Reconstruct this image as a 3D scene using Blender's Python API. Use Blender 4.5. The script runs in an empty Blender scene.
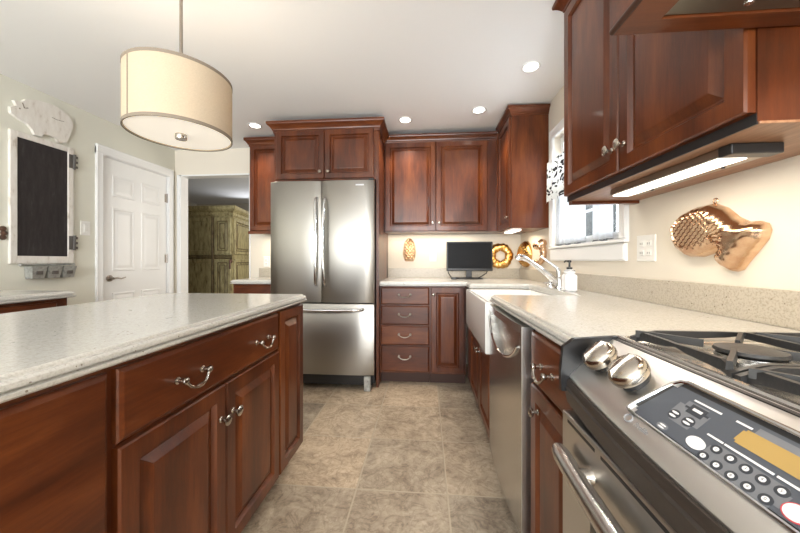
import bpy, bmesh, math, random
from mathutils import Vector, Matrix
random.seed(4)
S = bpy.context.scene
C = S.collection
V = Vector

# ------------------------------------------------------------------ camera, world, lights
cam = bpy.data.objects.new('camera', bpy.data.cameras.new('camera')); C.objects.link(cam)
cam.location = (0, 0, 1.0956)
cam.rotation_euler = (math.pi/2, 0, .0821)
cam.data.sensor_width = 36
cam.data.lens = 36*312.7/800
cam.data.shift_y = -5.74/800
cam.data.clip_start = .02
S.camera = cam

world = bpy.data.worlds.new('daylight'); S.world = world
world.use_nodes = True
bg = world.node_tree.nodes['Background']
bg.inputs['Color'].default_value = (.86, .93, 1, 1)
bg.inputs['Strength'].default_value = 1.0

S.view_settings.view_transform = 'Standard'
S.view_settings.look = 'None'
S.view_settings.exposure = .34
S.view_settings.gamma = 1

CEIL = 2.36
def area(name, loc, target, sx, sy, energy, color=(1, 1, 1)):
    l = bpy.data.lights.new(name, 'AREA'); l.shape = 'RECTANGLE'; l.size = sx; l.size_y = sy
    l.energy = energy; l.color = color
    o = bpy.data.objects.new(name, l); C.objects.link(o); o.location = loc
    o.rotation_euler = (V(target)-V(loc)).to_track_quat('-Z', 'Y').to_euler()
    return o
# fill lights added out of view, plus daylight at the sink window
area('rear_fill_left', (-2.2, -4.6, 1.45), (-2.2, 3, 1.4), .95, 2.0, 62, (.95, .98, 1))  # unseen fill, placed to put a bright band on the fridge
area('rear_fill_right', (.0, -4.6, 1.35), (0, 3, 1.35), 1.9, 2.1, 150, (.95, .98, 1))  # added broad fill from behind the camera
area('rear_ceiling_fill', (-.9, -1.7, 1.5), (-.9, -1.2, 2.4), 3.2, 2.0, 66, (.95, .98, 1))  # added up-facing fill that brightens the ceiling
area('window_daylight', (1.45, 2.1, 1.6), (0, 2.1, 1.62), .8, .85, 34, (.84, .92, 1))
area('adjoining_armoire_fill', (-1.0, 4.5, 1.6), (-3.0, 4.7, 1.3), .8, 1.0, 26, (1, .93, .82))  # added fill aimed at the armoire, out of view
area('adjoining_ceiling_fill', (-3.2, 5.9, 2.0), (-3.1, 5.3, 2.5), 1.2, .6, 5, (.95, .97, 1))  # added fill to lift the far room's ceiling

# ------------------------------------------------------------------ material helpers
def newmat(name):
    m = bpy.data.materials.new(name); m.use_nodes = True
    nt = m.node_tree
    return m, nt, nt.nodes['Principled BSDF']
def N(nt, t, **kw):
    n = nt.nodes.new(t)
    for k, v in kw.items():
        if hasattr(n, k): setattr(n, k, v)
        else: n.inputs[k].default_value = v
    return n
def ramp(nt, stops):
    r = nt.nodes.new('ShaderNodeValToRGB')
    el = r.color_ramp.elements
    while len(el) < len(stops): el.new(.5)
    for e, (p, c) in zip(el, stops): e.position = p; e.color = (*c, 1)
    return r
def plain(name, col, rough=.5, metal=0, coat=0, emit=0, spec=.5, trans=0, bump=0, bscale=60):
    m, nt, p = newmat(name)
    p.inputs['Base Color'].default_value = (*col, 1); p.inputs['Roughness'].default_value = rough
    p.inputs['Metallic'].default_value = metal; p.inputs['Coat Weight'].default_value = coat
    p.inputs['Coat Roughness'].default_value = .12
    p.inputs['Specular IOR Level'].default_value = spec
    p.inputs['Transmission Weight'].default_value = trans
    if emit:
        p.inputs['Emission Color'].default_value = (*col, 1); p.inputs['Emission Strength'].default_value = emit
    tc = N(nt, 'ShaderNodeTexCoord'); no = N(nt, 'ShaderNodeTexNoise', Scale=bscale, Detail=3)
    nt.links.new(tc.outputs['Object'], no.inputs['Vector'])
    if bump:
        b = N(nt, 'ShaderNodeBump', Strength=bump, Distance=.01)
        nt.links.new(no.outputs['Fac'], b.inputs['Height']); nt.links.new(b.outputs['Normal'], p.inputs['Normal'])
    else:
        mr = N(nt, 'ShaderNodeMapRange'); mr.inputs['To Min'].default_value = max(0, rough-.03); mr.inputs['To Max'].default_value = min(1, rough+.03)
        nt.links.new(no.outputs['Fac'], mr.inputs['Value']); nt.links.new(mr.outputs['Result'], p.inputs['Roughness'])
    return m
def wood(name, axis):
    m, nt, p = newmat(name); L = nt.links.new
    tc = N(nt, 'ShaderNodeTexCoord'); oi = N(nt, 'ShaderNodeObjectInfo')
    add = N(nt, 'ShaderNodeVectorMath', operation='ADD'); L(tc.outputs['Object'], add.inputs[0])
    sc = N(nt, 'ShaderNodeVectorMath', operation='SCALE'); sc.inputs[0].default_value = (7, 3, 5); L(oi.outputs['Random'], sc.inputs['Scale']); L(sc.outputs[0], add.inputs[1])
    def mp(s, f):
        q = N(nt, 'ShaderNodeMapping'); v = [s, s, s]; v['xyz'.index(axis)] = f
        q.inputs['Scale'].default_value = v; L(add.outputs[0], q.inputs['Vector']); return q
    n1 = N(nt, 'ShaderNodeTexNoise', Scale=1, Detail=6, Roughness=.6, Distortion=.35); L(mp(7, 1.6).outputs[0], n1.inputs['Vector'])
    n2 = N(nt, 'ShaderNodeTexNoise', Scale=1, Detail=4, Roughness=.7, Distortion=.4); L(mp(85, 6).outputs[0], n2.inputs['Vector'])
    mx = N(nt, 'ShaderNodeMix'); mx.inputs[0].default_value = .24; L(n1.outputs['Fac'], mx.inputs[2]); L(n2.outputs['Fac'], mx.inputs[3])
    r = ramp(nt, [(.32, (.036, .008, .0022)), (.5, (.098, .0225, .0052)), (.68, (.185, .051, .012))]); L(mx.outputs[0], r.inputs[0])
    L(r.outputs[0], p.inputs['Base Color'])
    p.inputs['Roughness'].default_value = .34; p.inputs['Coat Weight'].default_value = .22; p.inputs['Coat Roughness'].default_value = .09; p.inputs['Specular IOR Level'].default_value = .38
    b = N(nt, 'ShaderNodeBump', Strength=.03, Distance=.003); L(n2.outputs['Fac'], b.inputs['Height']); L(b.outputs[0], p.inputs['Normal'])
    return m
def steel(name, axis, col=(.56, .55, .53), rough=.3, aniso=0):
    m, nt, p = newmat(name); L = nt.links.new
    tc = N(nt, 'ShaderNodeTexCoord'); q = N(nt, 'ShaderNodeMapping'); v = [200, 260, 260]; v['xyz'.index(axis)] = 2.5
    q.inputs['Scale'].default_value = v; L(tc.outputs['Object'], q.inputs['Vector'])
    n = N(nt, 'ShaderNodeTexNoise', Scale=1, Detail=2); L(q.outputs[0], n.inputs['Vector'])
    mr = N(nt, 'ShaderNodeMapRange'); mr.inputs['To Min'].default_value = rough-.012; mr.inputs['To Max'].default_value = rough+.018
    L(n.outputs['Fac'], mr.inputs['Value']); L(mr.outputs['Result'], p.inputs['Roughness'])
    p.inputs['Base Color'].default_value = (*col, 1); p.inputs['Metallic'].default_value = 1
    if aniso:
        tg = N(nt, 'ShaderNodeTangent', direction_type='RADIAL', axis='Z'); L(tg.outputs[0], p.inputs['Tangent'])
        p.inputs['Anisotropic'].default_value = aniso; p.inputs['Anisotropic Rotation'].default_value = .25
    return m
def quartz(name, c0, c1, c2, rough=.16):
    m, nt, p = newmat(name); L = nt.links.new
    tc = N(nt, 'ShaderNodeTexCoord')
    n0 = N(nt, 'ShaderNodeTexNoise', Scale=170, Detail=3, Roughness=.7); L(tc.outputs['Object'], n0.inputs['Vector'])
    r0 = ramp(nt, [(.35, c1), (.55, c0)]); L(n0.outputs['Fac'], r0.inputs[0])
    vo = N(nt, 'ShaderNodeTexVoronoi', Scale=75); L(tc.outputs['Object'], vo.inputs['Vector'])
    n1 = N(nt, 'ShaderNodeTexNoise', Scale=22, Detail=2); L(tc.outputs['Object'], n1.inputs['Vector'])
    a = N(nt, 'ShaderNodeMath', operation='LESS_THAN'); L(vo.outputs['Distance'], a.inputs[0])
    mr = N(nt, 'ShaderNodeMapRange'); mr.inputs['From Min'].default_value = .5; mr.inputs['From Max'].default_value = .75; mr.inputs['To Min'].default_value = 0; mr.inputs['To Max'].default_value = .3
    L(n1.outputs['Fac'], mr.inputs['Value']); L(mr.outputs[0], a.inputs[1])
    mx = N(nt, 'ShaderNodeMix'); mx.data_type = 'RGBA'
    L(a.outputs[0], mx.inputs[0]); L(r0.outputs[0], mx.inputs[6]); mx.inputs[7].default_value = (*c2, 1)
    L(mx.outputs[2], p.inputs['Base Color']); p.inputs['Roughness'].default_value = rough
    return m
def tiles(name):
    m, nt, p = newmat(name); L = nt.links.new
    tc = N(nt, 'ShaderNodeTexCoord'); q = N(nt, 'ShaderNodeMapping')
    q.inputs['Location'].default_value = (.332+.433*20, -.180+.433*20, 0)
    L(tc.outputs['Object'], q.inputs['Vector'])
    br = N(nt, 'ShaderNodeTexBrick', Scale=1.0); br.offset = 0; br.squash = 1
    for k, v in (('Mortar Size', .0045), ('Mortar Smooth', .3), ('Bias', 0), ('Brick Width', .433), ('Row Height', .433)): br.inputs[k].default_value = v
    br.inputs['Color1'].default_value = (0, 0, 0, 1); br.inputs['Color2'].default_value = (1, 1, 1, 1); br.inputs['Mortar'].default_value = (.5, .5, .5, 1)
    L(q.outputs[0], br.inputs['Vector'])
    n1 = N(nt, 'ShaderNodeTexNoise', Scale=5.5, Detail=8, Roughness=.68, Distortion=1.2); L(tc.outputs['Object'], n1.inputs['Vector'])
    n2 = N(nt, 'ShaderNodeTexNoise', Scale=38, Detail=6, Roughness=.7, Distortion=.5); L(tc.outputs['Object'], n2.inputs['Vector'])
    mx = N(nt, 'ShaderNodeMix'); mx.inputs[0].default_value = .35; L(n1.outputs['Fac'], mx.inputs[2]); L(n2.outputs['Fac'], mx.inputs[3])
    n3 = N(nt, 'ShaderNodeTexNoise', Scale=7, Detail=5, Roughness=.6, Distortion=2.2); L(tc.outputs['Object'], n3.inputs['Vector'])
    v1 = N(nt, 'ShaderNodeMath', operation='SUBTRACT'); L(n3.outputs['Fac'], v1.inputs[0]); v1.inputs[1].default_value = .5
    v2 = N(nt, 'ShaderNodeMath', operation='ABSOLUTE'); L(v1.outputs[0], v2.inputs[0])
    v3 = N(nt, 'ShaderNodeMapRange'); v3.inputs['From Max'].default_value = .05; v3.inputs['To Min'].default_value = -.10; v3.inputs['To Max'].default_value = 0; L(v2.outputs[0], v3.inputs['Value'])
    ad0 = N(nt, 'ShaderNodeMath', operation='ADD'); L(mx.outputs[0], ad0.inputs[0]); L(v3.outputs[0], ad0.inputs[1])
    ad = N(nt, 'ShaderNodeMath', operation='MULTIPLY_ADD'); L(br.outputs['Color'], ad.inputs[0]); ad.inputs[1].default_value = .07; L(ad0.outputs[0], ad.inputs[2])
    ra_ = ramp(nt, [(.26, (.13, .09, .06)), (.42, (.33, .245, .165)), (.56, (.52, .41, .29)), (.70, (.68, .57, .43))]); L(ad.outputs[0], ra_.inputs[0])
    rb_ = ramp(nt, [(.26, (.13, .10, .075)), (.42, (.27, .22, .165)), (.56, (.40, .34, .26)), (.70, (.53, .46, .37))]); L(ad.outputs[0], rb_.inputs[0])
    r = N(nt, 'ShaderNodeMix'); r.data_type = 'RGBA'; L(br.outputs['Color'], r.inputs[0]); L(rb_.outputs[0], r.inputs[6]); L(ra_.outputs[0], r.inputs[7])
    m2 = N(nt, 'ShaderNodeMix'); m2.data_type = 'RGBA'; L(br.outputs['Fac'], m2.inputs[0]); L(r.outputs[2], m2.inputs[6]); m2.inputs[7].default_value = (.46, .39, .29, 1)
    L(m2.outputs[2], p.inputs['Base Color'])
    p.inputs['Roughness'].default_value = .42
    sb = N(nt, 'ShaderNodeMath', operation='SUBTRACT'); L(mx.outputs[0], sb.inputs[0]); L(br.outputs['Fac'], sb.inputs[1])
    b = N(nt, 'ShaderNodeBump', Strength=.45, Distance=.008); L(sb.outputs[0], b.inputs['Height']); L(b.outputs[0], p.inputs['Normal'])
    return m
def mottled(name, cols, scale, rough=.6, stretch=None, metal=0, bump=0):
    m, nt, p = newmat(name); L = nt.links.new
    tc = N(nt, 'ShaderNodeTexCoord'); q = N(nt, 'ShaderNodeMapping'); q.inputs['Scale'].default_value = stretch or (1, 1, 1)
    L(tc.outputs['Object'], q.inputs['Vector'])
    n = N(nt, 'ShaderNodeTexNoise', Scale=scale, Detail=6, Roughness=.65); L(q.outputs[0], n.inputs['Vector'])
    r = ramp(nt, cols); L(n.outputs['Fac'], r.inputs[0]); L(r.outputs[0], p.inputs['Base Color'])
    p.inputs['Roughness'].default_value = rough; p.inputs['Metallic'].default_value = metal
    if bump:
        b = N(nt, 'ShaderNodeBump', Strength=bump, Distance=.01); L(n.outputs['Fac'], b.inputs['Height']); L(b.outputs[0], p.inputs['Normal'])
    return m
def fabric(name, col, scale, trans=.0, stripes=None):
    m, nt, p = newmat(name); L = nt.links.new
    tc = N(nt, 'ShaderNodeTexCoord')
    q = N(nt, 'ShaderNodeMapping'); q.inputs['Scale'].default_value = (1, 1, 4); L(tc.outputs['Object'], q.inputs['Vector'])
    n = N(nt, 'ShaderNodeTexNoise', Scale=scale, Detail=3); L(q.outputs[0], n.inputs['Vector'])
    r = ramp(nt, [(.3, tuple(c*.86 for c in col)), (.7, col)]); L(n.outputs['Fac'], r.inputs[0])
    L(r.outputs[0], p.inputs['Base Color']); p.inputs['Roughness'].default_value = .85
    if trans:
        t = N(nt, 'ShaderNodeBsdfTranslucent'); L(r.outputs[0], t.inputs['Color'])
        ms = N(nt, 'ShaderNodeMixShader'); ms.inputs[0].default_value = trans
        L(p.outputs[0], ms.inputs[1]); L(t.outputs[0], ms.inputs[2]); L(ms.outputs[0], nt.nodes['Material Output'].inputs[0])
    return m

M = {}
M['wood_z'] = wood('cherry wood upright grain', 'z'); M['wood_x'] = wood('cherry wood cross grain', 'x'); M['wood_y'] = wood('cherry wood long grain', 'y')
M['maple'] = mottled('varnished underside board', [(.35, (.22, .105, .055)), (.65, (.34, .18, .10))], 6, .4, (12, 1.5, 12))
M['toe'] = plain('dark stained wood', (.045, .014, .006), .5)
M['steel_f'] = steel('brushed stainless refrigerator', 'x', (.39, .375, .345), .34, .75); M['steel_z'] = steel('brushed stainless upright', 'z'); M['steel_x'] = steel('brushed stainless across', 'x'); M['steel_y'] = steel('brushed stainless along', 'y', (.6, .59, .57), .26)
M['nickel'] = plain('polished nickel', (.50, .46, .41), .2, 1)
M['chrome'] = plain('chrome', (.72, .73, .74), .1, 1)
M['pewter'] = plain('antique pewter', (.34, .30, .26), .3, 1)
M['black'] = plain('black plastic', (.012, .012, .013), .35)
M['lip'] = plain('dark bronze enamel', (.035, .027, .022), .42)
M['steel_p'] = steel('satin stainless panel', 'y', (.74, .73, .71), .36)
M['linersteel'] = steel('dark stainless liner', 'x', (.24, .23, .20), .34)  # darker base colour than the other stainless
M['iron'] = plain('cast iron', (.022, .022, .023), .42, 0, bump=.1, bscale=200)
M['screen'] = plain('dark screen', (.008, .008, .009), .4, spec=.12)
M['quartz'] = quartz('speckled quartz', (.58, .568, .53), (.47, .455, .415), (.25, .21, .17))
M['quartz_shaded'] = quartz('speckled quartz shaded upstand', (.50, .45, .37), (.36, .31, .24), (.17, .125, .085), .3)  # same quartz toned darker, shading of the upright face put into its colour
M['tile'] = tiles('slate look tile')
M['wall'] = plain('cream wall paint', (.74, .68, .58), .7, bump=.02, bscale=200)
M['wall_l'] = plain('pale sage wall paint', (.70, .69, .60), .7, bump=.02, bscale=200)
M['ceil'] = plain('ceiling paint', (.90, .90, .90), .85, bump=.02, bscale=150)
M['white'] = plain('white gloss paint', (.80, .80, .79), .35)
M['porcelain'] = plain('white fireclay', (.84, .83, .80), .12, coat=.4)
M['plate'] = plain('white plastic', (.80, .79, .75), .35)
M['shade'] = fabric('oatmeal linen', (.62, .52, .385), 160, .25)
M['trimband'] = plain('taupe ribbon', (.22, .18, .135), .8)
M['diffuser'] = plain('frosted diffuser', (1, .93, .82), .5, emit=.3)
M['lamp'] = plain('lit lamp lens', (1, .95, .86), .4, emit=6)
M['tube'] = plain('lit tube lens', (1, .95, .86), .4, emit=1.6)
M['copper'] = mottled('aged copper', [(.3, (.60, .36, .22)), (.55, (.78, .55, .37)), (.75, (.86, .68, .49))], 14, .21, None, 1)
M['gold'] = mottled('gilt copper', [(.3, (.52, .27, .08)), (.6, (.78, .48, .17)), (.8, (.86, .6, .27))], 20, .26, None, 1)
M['armoire'] = mottled('distressed green paint', [(.32, (.10, .065, .025)), (.42, (.22, .185, .085)), (.55, (.33, .29, .15)), (.75, (.43, .39, .22))], 7, .6, (4, 4, 1))
M['armtrim'] = mottled('worn umber paint', [(.35, (.05, .033, .014)), (.6, (.17, .125, .055)), (.8, (.27, .23, .12))], 14, .6, (3, 3, 1))
M['chalk'] = mottled('chalkboard slate', [(.4, (.018, .014, .014)), (.6, (.03, .024, .024)), (.85, (.075, .066, .066))], 6, .75, (6, 6, 1.2))
M['rustic'] = mottled('rubbed white paint', [(.3, (.50, .43, .35)), (.45, (.72, .68, .62)), (.7, (.80, .77, .72))], 9, .6, (3, 3, 1))
M['galv'] = mottled('galvanised tin', [(.3, (.22, .22, .20)), (.6, (.46, .46, .43))], 40, .45, None, .35)
M['darkiron'] = plain('dark grey iron', (.10, .09, .08), .5)
M['rust'] = mottled('rusty iron', [(.3, (.03, .018, .012)), (.7, (.14, .06, .03))], 50, .6)
M['curtain'] = fabric('white cotton', (.82, .83, .84), 90, .4)
M['stripe'] = fabric('grey ribbon', (.26, .28, .31), 90, .2)
M['glass'] = plain('window glass', (1, 1, 1), .02, trans=1)
M['darkglass'] = plain('oven glass', (.01, .009, .008), .08)
M['display'] = plain('slate touch panel', (.075, .085, .105), .3)
M['key'] = plain('slate key', (.035, .04, .05), .4)
M['keygrey'] = plain('grey key field', (.16, .17, .19), .4)
M['ink'] = plain('white print', (.75, .76, .78), .5)
M['inkgrey'] = plain('grey print', (.25, .25, .26), .5)
M['red'] = plain('red ring', (.55, .05, .07), .4)
M['lcd'] = plain('amber display', (.40, .27, .09), .25)
M['lit'] = plain('lit digit', (.9, .8, .1), .4, emit=.6)
M['soap'] = plain('white ceramic', (.86, .86, .87), .15)
M['hedge'] = mottled('hedge leaves', [(.35, (.012, .02, .012)), (.6, (.04, .055, .035)), (.75, (.12, .14, .10))], 18, .8, bump=.6)
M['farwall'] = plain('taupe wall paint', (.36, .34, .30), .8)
M['farceil'] = plain('far ceiling paint', (.62, .63, .65), .85)
def valmat():
    m, nt, p = newmat('black leaf print cotton'); L = nt.links.new
    tc = N(nt, 'ShaderNodeTexCoord'); vo = N(nt, 'ShaderNodeTexVoronoi', Scale=26); vo.feature = 'F1'
    no = N(nt, 'ShaderNodeTexNoise', Scale=14); L(tc.outputs['Object'], no.inputs['Vector'])
    mx = N(nt, 'ShaderNodeMix'); mx.data_type = 'VECTOR'; mx.inputs[0].default_value = .12; L(tc.outputs['Object'], mx.inputs[4]); L(no.outputs['Color'], mx.inputs[5]); L(mx.outputs[1], vo.inputs['Vector'])
    r = ramp(nt, [(.36, (.02, .02, .022)), (.44, (.78, .79, .78))]); L(vo.outputs['Distance'], r.inputs[0]); L(r.outputs[0], p.inputs['Base Color']); p.inputs['Roughness'].default_value = .9
    return m
M['valance'] = valmat()

# ------------------------------------------------------------------ mesh helpers
def B(): return bmesh.new()
def box(bm, x0, x1, y0, y1, z0, z1, bev=0, seg=2):
    vs = [bm.verts.new(p) for p in ((x0,y0,z0),(x1,y0,z0),(x1,y1,z0),(x0,y1,z0),(x0,y0,z1),(x1,y0,z1),(x1,y1,z1),(x0,y1,z1))]
    fs = [bm.faces.new([vs[i] for i in f]) for f in ((3,2,1,0),(4,5,6,7),(0,1,5,4),(1,2,6,5),(2,3,7,6),(3,0,4,7))]
    if bev:
        es = {e for f in fs for e in f.edges}
        bmesh.ops.bevel(bm, geom=list(es), offset=bev, segments=seg, affect='EDGES', profile=.5)
    return bm
def tube(bm, pts, r, seg=10, closed=False):
    pts = [V(p) for p in pts]; n = len(pts); rs = r if isinstance(r, (list, tuple)) else [r]*n
    rings = []; up = None
    for i, p in enumerate(pts):
        if closed: t = pts[(i+1) % n]-pts[i-1]
        else: t = pts[min(i+1, n-1)]-pts[max(i-1, 0)]
        t.normalize()
        if up is None: up = t.orthogonal().normalized()
        up = (up-t*up.dot(t)).normalized(); sd = t.cross(up)
        rings.append([bm.verts.new(p+(up*math.cos(a)+sd*math.sin(a))*rs[i]) for a in [2*math.pi*k/seg for k in range(seg)]])
    for i in range(n if closed else n-1):
        a, b = rings[i], rings[(i+1) % n]
        for k in range(seg): bm.faces.new((a[k], a[(k+1) % seg], b[(k+1) % seg], b[k]))
    if not closed: bm.faces.new(rings[0][::-1]); bm.faces.new(rings[-1])
    return bm
def lathe(bm, prof, o, ax=(0, 0, 1), seg=24, cap=True):
    o, ax = V(o), V(ax).normalized(); u = ax.orthogonal().normalized(); w = ax.cross(u); rings = []
    for r, h in prof:
        rings.append([bm.verts.new(o+ax*h+(u*math.cos(2*math.pi*k/seg)+w*math.sin(2*math.pi*k/seg))*max(r, 1e-4)) for k in range(seg)])
    for a, b in zip(rings, rings[1:]):
        for k in range(seg): bm.faces.new((a[k], a[(k+1) % seg], b[(k+1) % seg], b[k]))
    if cap: bm.faces.new(rings[0][::-1]); bm.faces.new(rings[-1])
    return bm
def rings(bm, o, u, v, W, H, prof):
    """nested rectangles: prof = [(inset, depth)] from the back outwards; w = u x v"""
    o, u, v = V(o), V(u), V(v); w = u.cross(v); R = []
    for i, d in prof:
        R.append([bm.verts.new(o+u*a+v*b+w*d) for a, b in ((i, i), (W-i, i), (W-i, H-i), (i, H-i))])
    bm.faces.new(R[0][::-1])
    for a, b in zip(R, R[1:]):
        for k in range(4): bm.faces.new((a[k], a[(k+1) % 4], b[(k+1) % 4], b[k]))
    bm.faces.new(R[-1])
    return bm
def offset(poly, d, mult=None):
    n = len(poly); out = []
    for i in range(n):
        p0, p1, p2 = V(poly[i-1]), V(poly[i]), V(poly[(i+1) % n])
        d1 = (p1-p0).normalized(); d2 = (p2-p1).normalized()
        n1 = V((-d1.y, d1.x)); n2 = V((-d2.y, d2.x))
        m1 = d*(mult[i-1] if mult else 1); m2 = d*(mult[i] if mult else 1)
        cr = d1.x*d2.y-d1.y*d2.x
        if abs(cr) < 1e-6: out.append(p1+n1*m1); continue
        a = p1+n1*m1; b = p1+n2*m2
        t = ((b.x-a.x)*d2.y-(b.y-a.y)*d2.x)/cr
        out.append(a+d1*t)
    return out
def slab(bm, poly, prof, mult=None):
    """horizontal polygon (counter-clockwise) swept through prof = [(z, inset)]; mult[i] scales the inset of edge i -> i+1"""
    R = []
    for z, i in prof: R.append([bm.verts.new((p.x, p.y, z)) for p in offset(poly, i, mult)])
    n = len(poly)
    bm.faces.new(R[0][::-1])
    for a, b in zip(R, R[1:]):
        for k in range(n): bm.faces.new((a[k], a[(k+1) % n], b[(k+1) % n], b[k]))
    bm.faces.new(R[-1]); bm.normal_update()
    bmesh.ops.triangulate(bm, faces=[f for f in bm.faces if len(f.verts) > 4])
    return bm
def prism(bm, pts3, ex):
    ex = V(ex); a = [bm.verts.new(p) for p in pts3]; b = [bm.verts.new(V(p)+ex) for p in pts3]; n = len(a)
    bm.faces.new(a[::-1]); bm.faces.new(b)
    for k in range(n): bm.faces.new((a[k], a[(k+1) % n], b[(k+1) % n], b[k]))
    return bm

WORLD = {}
def mk(name, bm, mat, parent=None, smooth=False, origin=None):
    bmesh.ops.recalc_face_normals(bm, faces=bm.faces[:])
    if parent is not None: off = WORLD[parent.name]
    elif origin is not None: off = V(origin)
    else:
        xs = [v.co for v in bm.verts]
        off = V(((min(c.x for c in xs)+max(c.x for c in xs))/2, (min(c.y for c in xs)+max(c.y for c in xs))/2, min(c.z for c in xs)))
    for v in bm.verts: v.co -= off
    me = bpy.data.meshes.new(name); bm.to_mesh(me); bm.free()
    me.materials.append(M[mat] if isinstance(mat, str) else mat)
    if smooth:
        me.shade_smooth()
        try: me.set_sharp_from_angle(angle=math.radians(40))
        except Exception: pass
    o = bpy.data.objects.new(name, me); C.objects.link(o)
    if parent is not None: o.parent = parent
    else: o.location = off
    WORLD[o.name] = off
    return o
def tag(o, label=None, cat=None, group=None, kind=None):
    if label: o['label'] = label
    if cat: o['category'] = cat
    if group: o['group'] = group
    if kind: o['kind'] = kind
    return o
def thing(name, loc, label, cat, group=None):
    o = bpy.data.objects.new(name, None); C.objects.link(o); o.location = loc; o.empty_display_size = .05
    WORLD[o.name] = V(loc)
    return tag(o, label, cat, group)
def text(name, s, o, u, v, size, mat, parent, bold=False):
    cu = bpy.data.curves.new(name, 'FONT'); cu.body = s; cu.size = size; cu.align_x = 'CENTER'; cu.align_y = 'CENTER'; cu.extrude = .0002
    cu.materials.append(M[mat]); t = bpy.data.objects.new(name, cu); C.objects.link(t)
    u, v = V(u).normalized(), V(v).normalized(); w = u.cross(v)
    mt = Matrix((u, v, w)).transposed().to_4x4(); mt.translation = V(o)-WORLD[parent.name]
    bpy.context.view_layer.update()
    me = bpy.data.meshes.new_from_object(t.evaluated_get(bpy.context.evaluated_depsgraph_get()))
    bpy.data.objects.remove(t); bpy.data.curves.remove(cu)
    me.transform(mt); me.name = name
    if not me.materials: me.materials.append(M[mat])
    t = bpy.data.objects.new(name, me); C.objects.link(t)
    t.parent = parent; WORLD[t.name] = WORLD[parent.name]
    return t

DOOR = [(0, 0), (0, .015), (.004, .0195), (.046, .0195), (.050, .0125), (.055, .006), (.062, .006), (.086, .0185), (.090, .019)]
SLAB = [(0, 0), (0, .011), (.003, .015), (.011, .0195), (.014, .0195)]
def knob(p, w, parent, mat='nickel', s=1.0):
    return mk('knob', lathe(B(), [(.008*s, 0), (.009*s, .002*s), (.0055*s, .005*s), (.005*s, .014*s), (.012*s, .018*s), (.0155*s, .022*s), (.0155*s, .025*s), (.011*s, .0285*s), (.003*s, .03*s)], p, w, 16), mat, parent, True)
def pull(p, u, w, parent, span=.094, mat='nickel', s=1.0, drop=.030):
    p, u, w = V(p), V(u).normalized(), V(w).normalized(); dn = V((0, 0, -1)); bm = B()
    for sg in (-1, 1):
        q = p+u*sg*span/2
        lathe(bm, [(.010*s, 0), (.010*s, .003), (.0055*s, .006), (.0055*s, .016), (.009*s, .019), (.0105*s, .024), (.009*s, .029), (.004*s, .032)], q, w, 14)
    pts = []; rad = []
    for k in range(17):
        t = k/16; a = (t-.5)*2
        pts.append(p+u*a*span/2+w*(.024+.006*(1-a*a))+dn*(drop*s*(1-abs(a)**2.6)))
        rad.append((.0033+.0022*math.exp(-(a/.35)**2)+(.0009 if k % 2 else 0))*s)
    tube(bm, pts, rad, 8)
    return mk('handle', bm, mat, parent, True)
def door(parent, o, u, W, H, hand=None, name='door', prof=DOOR, mat='wood_z', knob_mat='nickel', ks=1.0):
    """o lower corner, u along the width; faces u x z"""
    d = mk(name, rings(B(), o, u, (0, 0, 1), W, H, prof), mat, parent)
    if hand:
        w = V(u).cross(V((0, 0, 1))); knob(V(o)+V(u)*hand[0]+V((0, 0, 1))*hand[1]+w*.0195, w, d, knob_mat, ks)
    return d
def crown(parent, poly, z0, mult, top, s=1.0):
    pr = [(z0-.02*s, 0), (z0-.02*s, -.006), (z0, -.008), (z0+.004, -.014), (z0+.012, -.016), (z0+.03*s, -.030*s), (z0+.045*s, -.044*s), (z0+.047*s, -.05*s), (z0+.056*s, -.052*s), (top, -.052*s)]
    return mk('crown_moulding', slab(B(), poly, pr, mult), 'wood_x', parent)

# ------------------------------------------------------------------ the room
XW, XL, YW = .99, -2.865, 3.36
def struct(name, bm, mat, parent=None, origin=(0, 0, 0)):
    o = mk(name, bm, mat, parent, origin=None if parent else origin)
    if not parent: o['kind'] = 'structure'
    return o
struct('floor', box(B(), -5.2, XW+.12, -5.0, 6.7, -.06, 0), 'tile')
struct('ceiling', box(B(), XL-.1, XW+.1, -5.0, YW+.1, CEIL, CEIL+.08), 'ceil')
WY0, WY1, WZ0, WZ1 = 1.675, 2.50, 1.205, 2.04
bm = B()
box(bm, XW, XW+.12, -5.0, WY0, 0, CEIL); box(bm, XW, XW+.12, WY1, YW+.1, 0, CEIL); box(bm, XW, XW+.12, WY0, WY1, 0, WZ0); box(bm, XW, XW+.12, WY0, WY1, WZ1, CEIL)
struct('wall_right', bm, 'wall')
OX0, OX1, OZ = -2.80, -1.955, 2.075
bm = B()
box(bm, XL-.1, OX0, YW, YW+.085, 0, CEIL); box(bm, OX1, XW, YW, YW+.085, 0, CEIL); box(bm, OX0, OX1, YW, YW+.085, OZ, CEIL)
struct('wall_back', bm, 'wall')
DY0, DY1, DZ = 2.553, 3.265, 2.035
bm = B()
box(bm, XL-.1, XL, -5.0, DY0, 0, CEIL); box(bm, XL-.1, XL, DY1, YW, 0, CEIL); box(bm, XL-.1, XL, DY0, DY1, DZ, CEIL)
struct('wall_left', bm, 'wall_l')
# adjoining room seen through the opening
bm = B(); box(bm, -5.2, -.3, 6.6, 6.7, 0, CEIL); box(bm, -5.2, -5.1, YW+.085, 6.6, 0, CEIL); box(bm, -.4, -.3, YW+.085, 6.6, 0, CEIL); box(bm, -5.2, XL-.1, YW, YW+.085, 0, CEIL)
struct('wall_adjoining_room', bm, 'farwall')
struct('ceiling_adjoining_room', box(B(), -5.2, -.3, YW+.1, 6.7, CEIL, CEIL+.08), 'farceil')
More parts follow.
